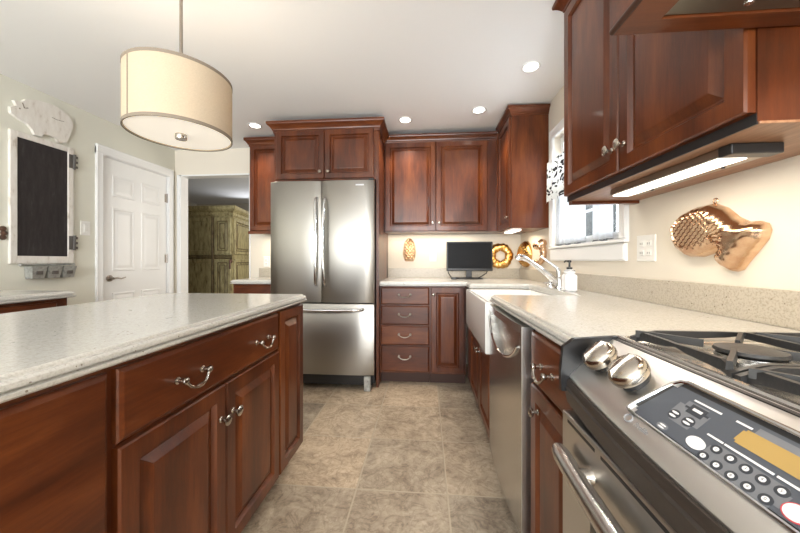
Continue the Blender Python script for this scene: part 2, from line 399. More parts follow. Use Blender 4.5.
# opening casing
bm = B()
box(bm, OX0-.03, OX0, YW-.014, YW, 0, OZ+.0, .004); box(bm, OX0-.002, OX0+.016, YW-.01, YW+.10, 0, OZ)
box(bm, OX1-.016, OX1, YW-.01, YW+.10, 0, OZ); box(bm, OX0-.002, OX1+.002, YW-.01, YW+.10, OZ-.016, OZ)
struct('trim_1', bm, 'white')
# door in the left wall: leaf, hinges, lever
d = mk('door_1', rings(B(), (XL-.015, DY0+.004, .008), (0, 1, 0), (0, 0, 1), DY1-DY0-.008, DZ-.012, [(0, -.035), (0, 0), (.001, .0005)]), 'white', origin=(XL, DY0, 0)); d['kind'] = 'structure'
def dpanel(y0, y1, z0, z1):
    return rings(B(), (XL-.0145, y0, z0), (0, 1, 0), (0, 0, 1), y1-y0, z1-z0, [(0, 0), (.004, .0045), (.014, .005), (.022, .0015), (.03, .0015), (.05, .0045), (.055, .005)])
for y0, y1 in ((DY0+.10, DY0+.325), (DY0+.395, DY0+.62)):
    for z0, z1 in ((.22, .80), (1.0, 1.585), (1.69, 1.885)):
        mk('panel', dpanel(y0, y1, z0, z1), 'white', d)
for z in (1.79, 1.12, .25):
    mk('hinge', tube(box(B(), XL-.016, XL-.012, DY1-.03, DY1-.004, z-.045, z+.045), [(XL-.006, DY1-.006, z-.05), (XL-.006, DY1-.006, z+.05)], .007, 8), 'pewter', d)
bm = lathe(B(), [(.03, 0), (.03, .006), (.022, .012), (.011, .016), (.011, .045)], (XL-.0145, DY0+.075, .935), (1, 0, 0), 20)
tube(bm, [(XL+.034, DY0+.07, .935), (XL+.036, DY0+.10, .939), (XL+.036, DY0+.14, .930), (XL+.035, DY0+.17, .937), (XL+.034, DY0+.185, .941)], [.010, .009, .0065, .006, .005], 10)
mk('door_handle', bm, 'pewter', d, True)
bm = B()
for y0, y1 in ((DY0-.062, DY0), (DY1, DY1+.062)):
    rings(bm, (XL, y0, 0), (0, 1, 0), (0, 0, 1), y1-y0, DZ+.06 if y0 < DY0 else DZ+.06, [(0, 0), (0, .012), (.008, .018), (.02, .016), (.03, .016)])
rings(bm, (XL, DY0-.062, DZ), (0, 1, 0), (0, 0, 1), DY1-DY0+.124, .085, [(0, 0), (0, .013), (.008, .02), (.02, .017), (.04, .017)])
box(bm, XL-.1, XL+.002, DY0-.002, DY0+.003, 0, DZ); box(bm, XL-.1, XL+.002, DY1-.003, DY1+.002, 0, DZ); box(bm, XL-.1, XL+.002, DY0, DY1, DZ-.003, DZ+.002)
struct('trim_2', bm, 'white')
struct('baseboard_left', box(B(), XL, XL+.015, 1.78, DY0-.062, 0, .11, .003), 'white')
struct('baseboard_back', box(B(), XL, OX0-.036, YW-.015, YW, 0, .11, .003), 'white')

# window
w1 = mk('window_1', (lambda b: (box(b, XW+.045, XW+.085, WY0, WY0+.045, WZ0, WZ1), box(b, XW+.045, XW+.085, WY1-.045, WY1, WZ0, WZ1), box(b, XW+.045, XW+.085, WY0+.045, WY1-.045, WZ0, WZ0+.05), box(b, XW+.045, XW+.085, WY0+.045, WY1-.045, WZ1-.045, WZ1), box(b, XW+.04, XW+.08, WY0+.045, WY1-.045, 1.60, 1.645), b)[-1])(B()), 'white', origin=(XW, WY0, WZ0)); w1['kind'] = 'structure'
mk('pane', box(B(), XW+.062, XW+.066, WY0+.045, WY1-.045, WZ0+.05, WZ1-.045), 'glass', w1)
bm = B()
for k in (1, 2): box(bm, XW+.055, XW+.073, WY0+k*.275-.008, WY0+k*.275+.008, WZ0+.05, WZ1-.045)
for z in (1.42, 1.83): box(bm, XW+.055, XW+.073, WY0+.045, WY1-.045, z-.008, z+.008)
mk('muntins', bm, 'white', w1)
bm = B()
for y0, y1 in ((WY0-.062, WY0), (WY1, WY1+.062)):
    rings(bm, (XW, y1, WZ0), (0, -1, 0), (0, 0, 1), y1-y0, WZ1-WZ0+.03, [(0, 0), (0, .014), (.008, .02), (.02, .017), (.03, .017)])
rings(bm, (XW, WY1+.062, WZ1), (0, -1, 0), (0, 0, 1), WY1-WY0+.124, .07, [(0, 0), (0, .016), (.008, .022), (.02, .019), (.03, .019)])
mk('window_casing', bm, 'white', w1)
mk('window_sill', box(B(), XW-.024, XW+.05, WY0-.062, WY1+.062, WZ0-.018, WZ0, .005), 'white', w1)
mk('window_apron', rings(B(), (XW, WY1+.05, WZ0-.11), (0, -1, 0), (0, 0, 1), WY1-WY0+.10, .088, [(0, 0), (0, .012), (.01, .018), (.03, .018)]), 'white', w1)

def gather(y0, y1, z0, z1, x, amp, folds, nz=14, hem=0, phase=0):
    bm = B(); ny = folds*10; G = []
    for j in range(nz+1):
        z = z0+(z1-z0)*j/nz; row = []
        for i in range(ny+1):
            t = i/ny; a = amp*(1.15-.45*j/nz)
            xx = x+a*math.sin(2*math.pi*folds*t+phase+.5*math.sin(5*t))
            row.append(bm.verts.new((xx, y0+(y1-y0)*t, z+(hem*math.sin(2*math.pi*folds*.5*t+1) if j == 0 else 0))))
        G.append(row)
    for a, b in zip(G, G[1:]):
        for i in range(ny): bm.faces.new((a[i], a[i+1], b[i+1], b[i]))
    bmesh.ops.solidify(bm, geom=bm.faces[:], thickness=.0015)
    return bm
for y0, y1, lab, nf in ((2.065, 2.485, 'white pleated cafe curtain panel at the far half of the sink window', 6), (1.775, 1.955, 'narrow white pleated cafe curtain panel at the near half of the sink window', 3)):
    cu = thing('cafe_curtain', (XW+.012, (y0+y1)/2, WZ0), lab, 'curtain', 'cafe curtains at the sink window')
    mk('panel', gather(y0, y1, WZ0+.014, 1.60, XW+.012, .013, nf, hem=.006), 'curtain', cu, True)
    mk('edging', gather(y0, y1, WZ0+.006, WZ0+.013, XW+.012, .0135, nf, 2, hem=.006), 'stripe', cu, True)
cr_ = tag(mk('curtain_rod', tube(B(), [(XW+.012, WY0+.001, 1.606), (XW+.012, WY1-.001, 1.606)], .006, 8), 'white', smooth=True), 'white rod carrying the cafe curtains across the sink window', 'curtain rod')
va = thing('window_valance', (XW-.05, 2.1, 1.55), 'short valance printed with black leaves across the upper window', 'curtain')
mk('fabric', gather(1.64, 2.52, 1.55, 1.85, XW-.045, .012, 9, hem=.012), 'valance', va, True)
mk('rod', tube(B(), [(XW-.002, 1.645, 1.85), (XW-.045, 1.645, 1.85), (XW-.045, 2.515, 1.85), (XW-.002, 2.515, 1.85)], .005, 8), 'white', va, True)
bm = B(); random.seed(9)
bmesh.ops.create_icosphere(bm, subdivisions=4, radius=1)
for v in bm.verts:
    v.co *= 1+random.uniform(-.05, .05); v.co = V((3.2+v.co.x*.9, 5.2+v.co.y*2.2, 1.0+v.co.z*1.25))
tag(mk('hedge', bm, 'hedge'), 'dark green hedge outside the window over the sink', 'hedge', kind='stuff')

# ------------------------------------------------------------------ countertops
NOSE = [(.874, .012), (.877, .003), (.881, 0), (.887, 0), (.8875, .002), (.888, .012), (.8935, .013), (.894, .004), (.902, .005), (.9065, .009), (.907, .015), (.9115, .017), (.914, .021)]
co = thing('countertop', (.6, 2.4, .876), 'speckled cream quartz worktop in an L around the sink and under the window', 'countertop')
poly = [(.342, .756), (XW-.001, .756), (XW-.001, YW-.001), (-.404, YW-.001), (-.404, 2.722), (.342, 2.722), (.342, 2.505), (.80, 2.505), (.80, 1.705), (.342, 1.705)]
mk('slab', slab(B(), poly, NOSE, [0, 0, 0, 0, 1, 1, 1, .3, .3, 1]), 'quartz', co)
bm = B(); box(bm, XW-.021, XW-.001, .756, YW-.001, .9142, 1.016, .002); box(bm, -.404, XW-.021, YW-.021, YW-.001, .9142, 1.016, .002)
mk('backsplash', bm, 'quartz_shaded', co)
it = thing('island_countertop', (-1.06, .6, .876), 'large speckled cream quartz top of the kitchen island', 'countertop')
arc = [(-.645-.03+.03*math.cos(a), 1.680-.03+.03*math.sin(a)) for a in [math.pi/2*k/6 for k in range(7)]]
mk('slab', slab(B(), [(-1.478, -.6), (-.645, -.6)]+arc+[(-1.478, 1.680)], [(z, i*1.25) for z, i in NOSE]), 'quartz', it)
lc = thing('countertop', (-1.6, 3.1, .876), 'short quartz worktop between the doorway and the left side of the fridge', 'countertop')
mk('slab', slab(B(), [(-1.85, 2.82), (-1.347, 2.82), (-1.347, YW-.001), (-1.85, YW-.001)], NOSE, [1, 0, 0, 1]), 'quartz', lc)
mk('backsplash', box(B(), -1.85, -1.347, YW-.021, YW-.001, .9142, 1.016, .002), 'quartz_shaded', lc)
sc = thing('countertop', (-2.5, .7, .876), 'quartz top of the low wall cabinet run beneath the chalkboard', 'countertop')
mk('slab', slab(B(), [(XL+.001, -.6), (-2.13, -.6), (-2.13, 1.745), (XL+.001, 1.745)], NOSE, [1, 1, 1, 0]), 'quartz', sc)

# ------------------------------------------------------------------ island cabinets (doors face +X)
XI = -.6875
def island(name, y0, y1, label):
    t = thing(name, (-1.06, (y0+y1)/2, 0), label, 'cabinet', 'island base cabinets')
    mk('carcass', box(B(), -1.44, XI, y0, y1, .10, .874), 'wood_z', t)
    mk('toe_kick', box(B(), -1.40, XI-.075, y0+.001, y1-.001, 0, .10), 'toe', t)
    return t
t = island('base_cabinet', -.40, .620, 'island cabinet with a plain slab front, nearest the camera')
door(t, (XI, -.02, .105), (0, 1, 0), .632, .752, None, 'slab_front', SLAB, 'wood_y')
t = island('base_cabinet', .621, 1.386, 'island cabinet with one wide two-handled drawer above a pair of doors')
dr = door(t, (XI, .632, .693), (0, 1, 0), .75, .165, None, 'drawer', SLAB, 'wood_y')
for y in (.838, 1.232): pull((XI+.0195, y, .772), (0, 1, 0), (1, 0, 0), dr)
door(t, (XI, .632, .105), (0, 1, 0), .367, .578, (.338, .472), ks=1.15)
door(t, (XI, 1.004, .105), (0, 1, 0), .378, .578, (.03, .472), ks=1.15)
t = island('base_cabinet', 1.387, 1.668, 'island cabinet with one tall narrow raised-panel door at the fridge end')
door(t, (XI, 1.395, .105), (0, 1, 0), .268, .755)

# ------------------------------------------------------------------ right run (doors face -X)
XR = .3715
def rbase(y0, y1, label, z1=.874):
    t = thing('base_cabinet', (.68, (y0+y1)/2, 0), label, 'cabinet', 'window wall base cabinets')
    mk('carcass', box(B(), XR, XW-.002, y0, y1, .10, z1), 'wood_z', t)
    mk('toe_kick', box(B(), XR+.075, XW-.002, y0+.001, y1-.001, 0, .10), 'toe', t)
    return t
t = rbase(.770, 1.094, 'narrow base cabinet of one drawer over one door between dishwasher and range')
dr = door(t, (XR, 1.088, .695), (0, -1, 0), .312, .165, None, 'drawer', SLAB, 'wood_y')
pull((XR-.0195, .945, .772), (0, -1, 0), (-1, 0, 0), dr, .085)
door(t, (XR, 1.088, .105), (0, -1, 0), .312, .58, (.075, .515))
t = rbase(1.70, 2.728, 'sink base cabinet with two doors below the white apron sink', .585)
door(t, (XR, 2.50, .105), (0, -1, 0), .386, .46, (.35, .40))
door(t, (XR, 2.11, .105), (0, -1, 0), .386, .46, (.036, .40))
mk('filler', box(B(), XR-.012, XR, 2.505, 2.728, .10, .86), 'wood_z', t)

# farmhouse sink
sk = thing('apron_sink', (.57, 2.105, .60), 'white fireclay apron-front farmhouse sink below the window', 'sink')
bm = B(); X0, X1, Y0, Y1, Z0, Z1 = .318, .83, 1.71, 2.50, .592, .8725
R = []
def rect(i, z, x_in=0): return [bm.verts.new(p) for p in ((X0+i+x_in, Y0+i, z), (X1-i, Y0+i, z), (X1-i, Y1-i, z), (X0+i+x_in, Y1-i, z))]
for i, z in ((.006, Z0), (0, Z0+.008), (0, Z1-.008), (.003, Z1-.002), (.008, Z1), (.024, Z1), (.030, Z1-.004), (.034, Z1-.02), (.045, Z0+.05), (.08, Z0+.035)): R.append(rect(i, z))
bm.faces.new(R[0][::-1])
for a, b in zip(R, R[1:]):
    for k in range(4): bm.faces.new((a[k], a[(k+1) % 4], b[(k+1) % 4], b[k]))
bm.faces.new(R[-1])
mk('basin', bm, 'porcelain', sk, True)
mk('drain', lathe(B(), [(.045, 0), (.045, .003), (.03, .004), (.028, .002), (.01, .002)], (.57, 2.1, Z0+.0352), (0, 0, 1), 24), 'chrome', sk, True)

# faucet, side handle, soap bottle
fa = thing('kitchen_faucet', (.87, 2.12, .914), 'chrome pull-out faucet arching over the sink beside the white soap bottle', 'faucet')
mk('base', lathe(B(), [(.030, 0), (.030, .006), (.024, .012), (.022, .05), (.020, .075), (.012, .085)], (.87, 2.12, .9142), (0, 0, 1), 24), 'chrome', fa, True)
mk('spout', tube(B(), [(.868, 2.12, .945), (.84, 2.12, .968), (.79, 2.12, 1.010), (.74, 2.12, 1.050), (.695, 2.12, 1.083), (.665, 2.12, 1.104)], [.019, .021, .018, .016, .015, .0145], 16), 'chrome', fa, True)
mk('spray_head', tube(B(), [(.672, 2.12, 1.099), (.66, 2.12, 1.107), (.636, 2.12, 1.117), (.618, 2.12, 1.119), (.606, 2.12, 1.113), (.60, 2.12, 1.103)], [.0145, .018, .020, .022, .021, .018], 16), 'chrome', fa, True)
mk('lever', tube(B(), [(.87, 2.12, .99), (.868, 2.125, 1.03), (.855, 2.13, 1.05), (.82, 2.15, 1.083), (.785, 2.165, 1.112), (.77, 2.17, 1.128)], [.018, .016, .011, .007, .007, .009], 12), 'chrome', fa, True)
sd = thing('side_tap', (.905, 2.36, .914), 'small chrome cross-handled tap on the worktop left of the faucet', 'tap')
mk('base', lathe(B(), [(.026, 0), (.026, .005), (.015, .012), (.011, .05), (.016, .06), (.016, .085), (.008, .092)], (.905, 2.36, .9142), (0, 0, 1), 18), 'chrome', sd, True)
bm = B(); tube(bm, [(.86, 2.36, .935), (.95, 2.36, .935)], .007, 8); tube(bm, [(.905, 2.315, .935), (.905, 2.405, .935)], .007, 8)
mk('cross_handle', bm, 'chrome', sd, True)
sp = thing('soap_dispenser', (.865, 1.93, .914), 'square white ceramic soap bottle with a dark pump behind the sink', 'soap bottle')
cxs, cys = .858, 1.95
bm = B()
sq = lambda h: [(cxs-h, cys-h), (cxs+h, cys-h), (cxs+h, cys+h), (cxs-h, cys+h)]
slab(bm, sq(.033), [(.9145, .006), (.92, 0), (1.006, 0), (1.013, .004), (1.016, .009), (1.017, .012), (1.021, .008), (1.034, .008), (1.038, .012), (1.044, .018)])
bmesh.ops.bevel(bm, geom=[e for e in bm.edges if abs(e.verts[0].co.z-e.verts[1].co.z) > .004], offset=.007, segments=3, affect='EDGES')
mk('bottle', bm, 'soap', sp, True)
bm = lathe(B(), [(.016, 0), (.016, .012), (.006, .014), (.005, .04), (.011, .043), (.011, .054), (.004, .056)], (cxs, cys, 1.044), (0, 0, 1), 16)
tube(bm, [(cxs, cys, 1.093), (cxs-.02, cys+.006, 1.094), (cxs-.028, cys+.008, 1.086)], .005, 8)
mk('pump', bm, 'black', sp, True)

# dishwasher
dw = thing('dishwasher', (.67, 1.385, 0), 'stainless steel dishwasher with curved pocket handle right of the sink', 'dishwasher')
DW0, DW1 = 1.120, 1.692
mk('body', box(B(), .372, XW-.01, DW0-.004, DW1+.002, .105, .868), 'black', dw)
mk('toe_kick', box(B(), .43, XW-.01, DW0, DW1, 0, .105), 'black', dw)
bm = B(); NY, rows = 24, []
def dwx(t, z): return .338-.012*(1-(2*t-1)**2)
def lens(y):    # lower edge of the pocket
    t = (y-(DW0+.03))/(DW1-DW0-.05); return .835-.135*math.sqrt(max(0, 1-(2*t-1)**2))
ys = [DW0+(DW1-DW0)*k/NY for k in range(NY+1)]
ZT = .866
for k, y in enumerate(ys):
    t = k/NY; zl = lens(y) if DW0+.03 < y < DW1-.02 else .835
    col = []
    for z in (.115, .3, .5, zl): col.append(bm.verts.new((dwx(t, z), y, z)))
    dep = .034 if zl < .834 else .0
    col.append(bm.verts.new((dwx(t, zl)+dep, y, zl+ (.004 if dep else .0))))
    col.append(bm.verts.new((dwx(t, zl)+dep*.9, y, .834 if dep else zl+.0001)))
    col.append(bm.verts.new((dwx(t, zl), y, .836 if dep else zl+.001)))
    col.append(bm.verts.new((dwx(t, 0)+.0, y, ZT))); col.append(bm.verts.new((.372, y, ZT)))
    rows.append(col)
for a, b in zip(rows, rows[1:]):
    for k in range(len(a)-1): bm.faces.new((a[k], b[k], b[k+1], a[k+1]))
for col in (rows[0], rows[-1]):
    e = bm.verts.new((.372, col[0].co.y, .115)); bm.faces.new(col[:4]+[col[6], col[7], col[8], e])
mk('door', bm, 'steel_y', dw)
pts = [(dwx((y-DW0)/(DW1-DW0), 0)-.003, y, lens(y)-.004) for y in ys if DW0+.03 < y < DW1-.02]
dd = [c for c in dw.children_recursive] if False else None
mk('pocket_lip', tube(B(), pts, .0055, 8), 'chrome', dw, True)
mk('edge_strip', box(B(), .331, .372, DW0-.006, DW0-.0005, .115, ZT, .002), 'steel_z', dw)

# ------------------------------------------------------------------ gas range
YR0, YR1 = .0, .75; YC = .375
ra = thing('gas_range', (.65, YC, 0), 'stainless steel gas range with slanted control panel in the right foreground', 'range')
mk('body', prism(B(), [(.345, YR0, .09), (XW-.03, YR0, .09), (XW-.03, YR0, .895), (.43, YR0, .895), (.345, YR0, .80)], (0, YR1-YR0, 0)), 'black', ra)
mk('base', box(B(), .36, XW-.03, YR0+.01, YR1-.01, 0, .09), 'black', ra)
A0, D0 = V((.3223, 0, .8322)), V((.746, 0, .666)); N0 = V((-.666, 0, .746)); LP = .138
def bow(y): return 1-((y-YC)/YC)**2
def PP(s, y, h=0): return A0+D0*s+N0*h+V((0, y, 0))
DS0, DS1, DYa, DYb = .0235, .103, .205, .545      # recess of the touch panel
bm = B(); ny = 30; G = []
for k in range(ny+1):
    y = YR0+(YR1-YR0)*k/ny; s0 = -.020*bow(y)
    G.append([bm.verts.new(p) for p in (V((.34, y, .79-.02*bow(y))), PP(s0, y)-V((0, 0, .030))+V((.012, 0, 0)), PP(s0, y, -.010), PP(s0+.004, y, -.001), PP(s0+.012, y, .0015), PP(.012, y, .002), PP(LP-.008, y, .0015), PP(LP, y, -.004), PP(LP, y, -.03))])
for a, b in zip(G, G[1:]):
    for k in range(len(a)-1): bm.faces.new((a[k], b[k], b[k+1], a[k+1]))
for col in (G[0], G[-1]): bm.faces.new(col)
cp = mk('control_panel', bm, 'steel_p', ra, True)
cp.data.materials.append(M['black'])
for p in cp.data.polygons:
    if p.center.z+WORLD['gas_range'].z < .79 and abs(p.normal.y) < .9 and p.normal.x < -.5 and p.normal.z < .5: p.material_index = 1
mk('end_cap', prism(B(), [(.308, YR1-.012, .80), (.306, YR1-.012, .842), (.312, YR1-.012, .90), (.335, YR1-.012, .918), (.43, YR1-.012, .926), (.43, YR1-.012, .88), (.35, YR1-.012, .80)], (0, .013, 0)), 'black', ra)
# dark valance under the bowed lip
bm = B(); G = []
for k in range(ny+1):
    y = YR0+(YR1-YR0)*k/ny; s0 = -.020*bow(y); p = PP(s0, y, -.004)
    G.append([bm.verts.new(q) for q in (p+V((-.003, 0, 0)), p+V((-.006, 0, -.008)), p+V((-.005, 0, -.016)), p+V((-.008, 0, -.020)), p+V((.0, 0, -.058)), p+V((.03, 0, -.066)), p+V((.03, 0, 0)))])
for a, b in zip(G, G[1:]):
    for k in range(7): bm.faces.new((a[k], b[k], b[(k+1) % 7], a[(k+1) % 7]))
bm.faces.new(G[0]); bm.faces.new(G[-1])
mk('front_lip', bm, 'lip', ra, True)
# recess frame and touch panel
def pbox(s0, s1, y0, y1, h0, h1, bev=0, skew=0):
    b = B(); vs = []
    c = [(s0, y0), (s0, y1), (s1, y1-skew), (s1, y0+skew)]
    lo = [b.verts.new(PP(s, y, h0)) for s, y in c]; hi = [b.verts.new(PP(s, y, h1)) for s, y in c]
    b.faces.new(lo); b.faces.new(hi[::-1])
    for k in range(4): b.faces.new((lo[k], lo[(k+1) % 4], hi[(k+1) % 4], hi[k]))
    if bev: bmesh.ops.bevel(b, geom=[e for e in b.edges if abs((e.verts[0].co-e.verts[1].co).normalized().dot(N0)) > .9], offset=bev, segments=4, affect='EDGES')
    return b
def pfill(s, y, rs, ry, h0, h1, seg=20, b=None):
    b = b or B(); lo = []; hi = []
    for k in range(seg):
        a = 2*math.pi*k/seg; lo.append(b.verts.new(PP(s+rs*math.cos(a), y+ry*math.sin(a), h0))); hi.append(b.verts.new(PP(s+rs*math.cos(a), y+ry*math.sin(a), h1)))
    b.faces.new(lo); b.faces.new(hi[::-1])
    for k in range(seg): b.faces.new((lo[k], lo[(k+1) % seg], hi[(k+1) % seg], hi[k]))
    return b
mk('panel_shadow_gap', pbox(DS0-.002, DS1+.006, DYa-.010, DYb+.008, -.004, .0024, .014, .02), 'black', ra)  # black surround standing in for the shade in the panel recess
tp = mk('touch_panel', pbox(DS0+.001, DS1-.003, DYa-.002, DYb-.002, -.004, .0034, .006, .018), 'display', ra)
rim = [PP(s, y, .003) for s, y in ((DS0-.003, DYa), (DS0-.003, DYb), (DS0, DYb+.008), (DS0+.008, DYb+.008), (DS1-.022, DYb-.006), (DS1-.006, DYb-.012), (DS1+.004, DYb-.020), (DS1+.007, DYb-.032), (DS1+.007, DYa+.032), (DS1+.004, DYa+.020), (DS1-.022, DYa+.006), (DS0+.008, DYa-.008), (DS0, DYa-.008))]
mk('bezel', tube(B(), rim, .0032, 8, True), 'chrome', ra, True)
H1 = .0036
mk('key_field', pbox(.046, .085, .448, .497, .003, H1, .008), 'keygrey', tp)
for s, y, rs, ry in ((.0556, .4875, .008, .009), (.0566, .4640, .008, .009)):
    k_ = mk('key', pfill(s, y, rs, ry, .003, H1+.0004), 'key', tp)
    mk('key_print', (lambda b: (pfill(s+.003, y, .0018, .006, .003, H1+.0008, 8, b), pfill(s-.003, y, .0018, .006, .003, H1+.0008, 8, b), b)[-1])(B()), 'ink', tp)
mk('key', pbox(.068, .083, .450, .486, .003, H1+.0004, .006), 'key', tp)
mk('key_print', pbox(.0745, .0785, .460, .474, .003, H1+.0008), 'ink', tp)
mk('oval_key', pfill(.0306, .4844, .0055, .0095, .003, H1+.0004), 'keygrey', tp)
mk('key_print', (lambda b: (pfill(.0325, .4844, .0013, .006, .003, H1+.0008, 8, b), pfill(.0285, .4844, .0013, .006, .003, H1+.0008, 8, b), b)[-1])(B()), 'ink', tp)
mk('start_key', pfill(.0376, .4345, .0085, .0125, .003, H1+.0008, 24), 'ink', tp)
mk('cancel_key', pfill(.0355, .3225, .0095, .0115, .003, H1+.0005, 24), 'red', tp)
mk('cancel_key', pfill(.0355, .3225, .0083, .0100, .003, H1+.001, 24), 'ink', tp)
mk('key_field', pbox(.0235, .0520, .333, .421, .003, H1, .006), 'keygrey', tp)
for i, (s, y) in enumerate([(.0454, .4122), (.0453, .3942), (.0451, .3767), (.0452, .3594), (.0459, .3418), (.0295, .4161), (.0292, .3982), (.0291, .3802), (.0296, .3626), (.0297, .3448)]):
    kk = mk('number_key', pfill(s, y, .0058, .0065, .003, H1+.0005), 'key', tp)
    mk('key_dot', pfill(s, y, .0030, .0032, .003, H1+.0009, 16), 'ink', kk)
    text('digit', '1234567890'[i], PP(s, y, H1+.001), (0, -1, 0), D0, .0045, 'inkgrey', kk)
mk('amber_display', pbox(.0655, .087, .245, .410, .003, H1+.0003, .003), 'lcd', tp)
mk('display_cover', pbox(.087, .0955, .30, .400, .003, H1+.0002), 'keygrey', tp)
text('clock', '12:00', PP(.0745, .33, H1+.0006), (0, -1, 0), D0, .014, 'lit', tp)
for s, y0, y1 in ((.0895, .443, .484), (.0905, .405, .424), (.0565, .413, .434), (.0565, .357, .411), (.0568, .30, .354), (.0208, .331, .3725)):
    c = [PP(s-.0012, y0, H1+.0005), PP(s-.0012, y1, H1+.0005), PP(s+.0012, y1, H1+.0005), PP(s+.0012, y0, H1+.0005)]
    mk('printed_line', prism(B(), c, -N0*.0008), 'ink', tp)
lg = mk('round_emblem', tube(B(), [PP(.0100+.0065*math.cos(a), .5364+.0075*math.sin(a), .0028) for a in [2*math.pi*k/24 for k in range(24)]], .0013, 6, True), 'inkgrey', ra, True)
text('lettering', 'Profile', PP(.0085, .505, .0024), (0, -1, 0), D0, .011, 'inkgrey', ra)
for y in (.687, .595, .155, .063):
    kb = mk('burner_knob', lathe(B(), [(.030, .012), (.034, .014), (.035, .020), (.033, .030), (.027, .036), (.01, .039), (.002, .0395)], PP(.073, y), N0, 28), 'nickel', ra, True)
    mk('knob_skirt', lathe(B(), [(.027, 0), (.028, .004), (.024, .013)], PP(.073, y, .0012), N0, 24), 'black', kb, True)
    bm = B(); c = PP(.073, y, .032); e = []
    for a, b_, h in ((-.032, -.005, 0), (-.032, .005, 0), (.032, .005, 0), (.032, -.005, 0), (-.024, -.0025, .0115), (-.024, .0025, .0115), (.024, .0025, .0115), (.024, -.0025, .0115)):
        e.append(bm.verts.new(c+D0*a*.95+V((0, b_, 0))+N0*h))
    for f in ((0,1,2,3), (4,5,6,7), (0,1,5,4), (1,2,6,5), (2,3,7,6), (3,0,4,7)): bm.faces.new([e[i] for i in f])
    mk('grip', bm, 'nickel', kb)
# oven door
XO = .311
od = mk('oven_door', box(B(), XO, .345, YR0+.004, YR1-.006, .235, .757, .004), 'steel_z', ra)
bm = B()
for y0, y1 in ((.605, .715), (.425, .585), (.24, .40), (.05, .215)): box(bm, XO-.0006, XO+.003, y0, y1, .7415, .748)
mk('vent_slots', bm, 'black', od)
mk('oven_window', box(B(), XO-.001, XO+.002, .13, .62, .32, .62, .0005), 'darkglass', od)
hb = B(); pts = []
for k in range(25):
    t = k/24; y = .045+.665*t; b = 1-(2*t-1)**2
    pts.append((XO-.022-.012*b, y, .684))
tube(hb, pts, [.0185 if 0 < k < 24 else .014 for k in range(25)], 14)
hd = mk('handle', hb, 'steel_y', od, True)
for y in (.62, .13): mk('handle_post', lathe(B(), [(.017, 0), (.015, .008), (.013, .03)], (XO, y, .688), (-1, 0, 0), 16), 'nickel', od, True)
mk('drawer_front', box(B(), XO+.004, .345, YR0+.004, YR1-.006, .10, .228, .004), 'steel_z', ra)
# cooktop
ct = mk('cooktop', slab(B(), [(.431, YR0), (.93, YR0), (.93, YR1), (.431, YR1)], [(.895, 0), (.9235, 0), (.9265, .003), (.9265, .010), (.9205, .016), (.9185, .024)]), 'steel_y', ra)
mk('cooktop_gap', box(B(), .418, .432, YR0, YR1, .905, .921), 'black', ra)
mk('rear_vent', box(B(), .93, XW-.012, YR0, YR1, .90, .935, .004), 'steel_y', ra)
for bx, by, r in ((.56, .59, .045), (.80, .60, .036), (.56, .16, .04), (.80, .15, .05), (.68, .375, .05)):
    bb = mk('burner', lathe(B(), [(r+.02, 0), (r+.018, .004), (r, .007), (r, .014), (r-.004, .016)], (bx, by, .9187), (0, 0, 1), 28), 'steel_y', ra, True)
    mk('burner_cap', lathe(B(), [(r-.002, 0), (r+.002, .003), (r, .008), (r-.01, .010), (.004, .011)], (bx, by, .9347), (0, 0, 1), 28), 'iron', bb, True)
def fin(bm, p, q, w=.0055, h0=.930, h1=.9435, lift=True):
    p, q = V((p[0], p[1], 0)), V((q[0], q[1], 0)); d_ = (q-p); L_ = d_.length; d_.normalize(); sd_ = V((-d_.y, d_.x, 0))*w
    prof = [(0, .9195, .930), (.10, .922, h1-.006), (.22, h0-.004, h1), (.80, h0+.002, h1), (1.0, h1-.006, h1-.001)] if lift else [(0, h0, h1), (1, h0, h1)]
    R = []
    for t, a, b in prof:
        c = p+d_*L_*t
        R.append([bm.verts.new(c+sd_+V((0, 0, a))), bm.verts.new(c-sd_+V((0, 0, a))), bm.verts.new(c-sd_*.75+V((0, 0, b))), bm.verts.new(c+sd_*.75+V((0, 0, b)))])
    bm.faces.new(R[0][::-1]); bm.faces.new(R[-1])
    for a, b in zip(R, R[1:]):
        for k in range(4): bm.faces.new((a[k], a[(k+1) % 4], b[(k+1) % 4], b[k]))
for y0, y1 in ((.503, .725), (.262, .490), (.015, .243)):
    bm = B(); ym = (y0+y1)/2
    for x in (.462, .905):                                   # end arches
        fin(bm, (x, y1), (x, ym)); fin(bm, (x, y0), (x, ym))
    for y in (y0, y1):
        fin(bm, (.449, y), (.68, y)); fin(bm, (.918, y), (.68, y))
    fin(bm, (.68, y0), (.68, y1), lift=False)
    for bx in (.56, .80):
        for sx, sy in ((-1, -1), (-1, 1), (1, -1), (1, 1)):
            fin(bm, (bx+sx*.105, ym+sy*.105), (bx+sx*.030, ym+sy*.030), .0045, .931, .945, False)
    mk('grate', bm, 'iron', ra)

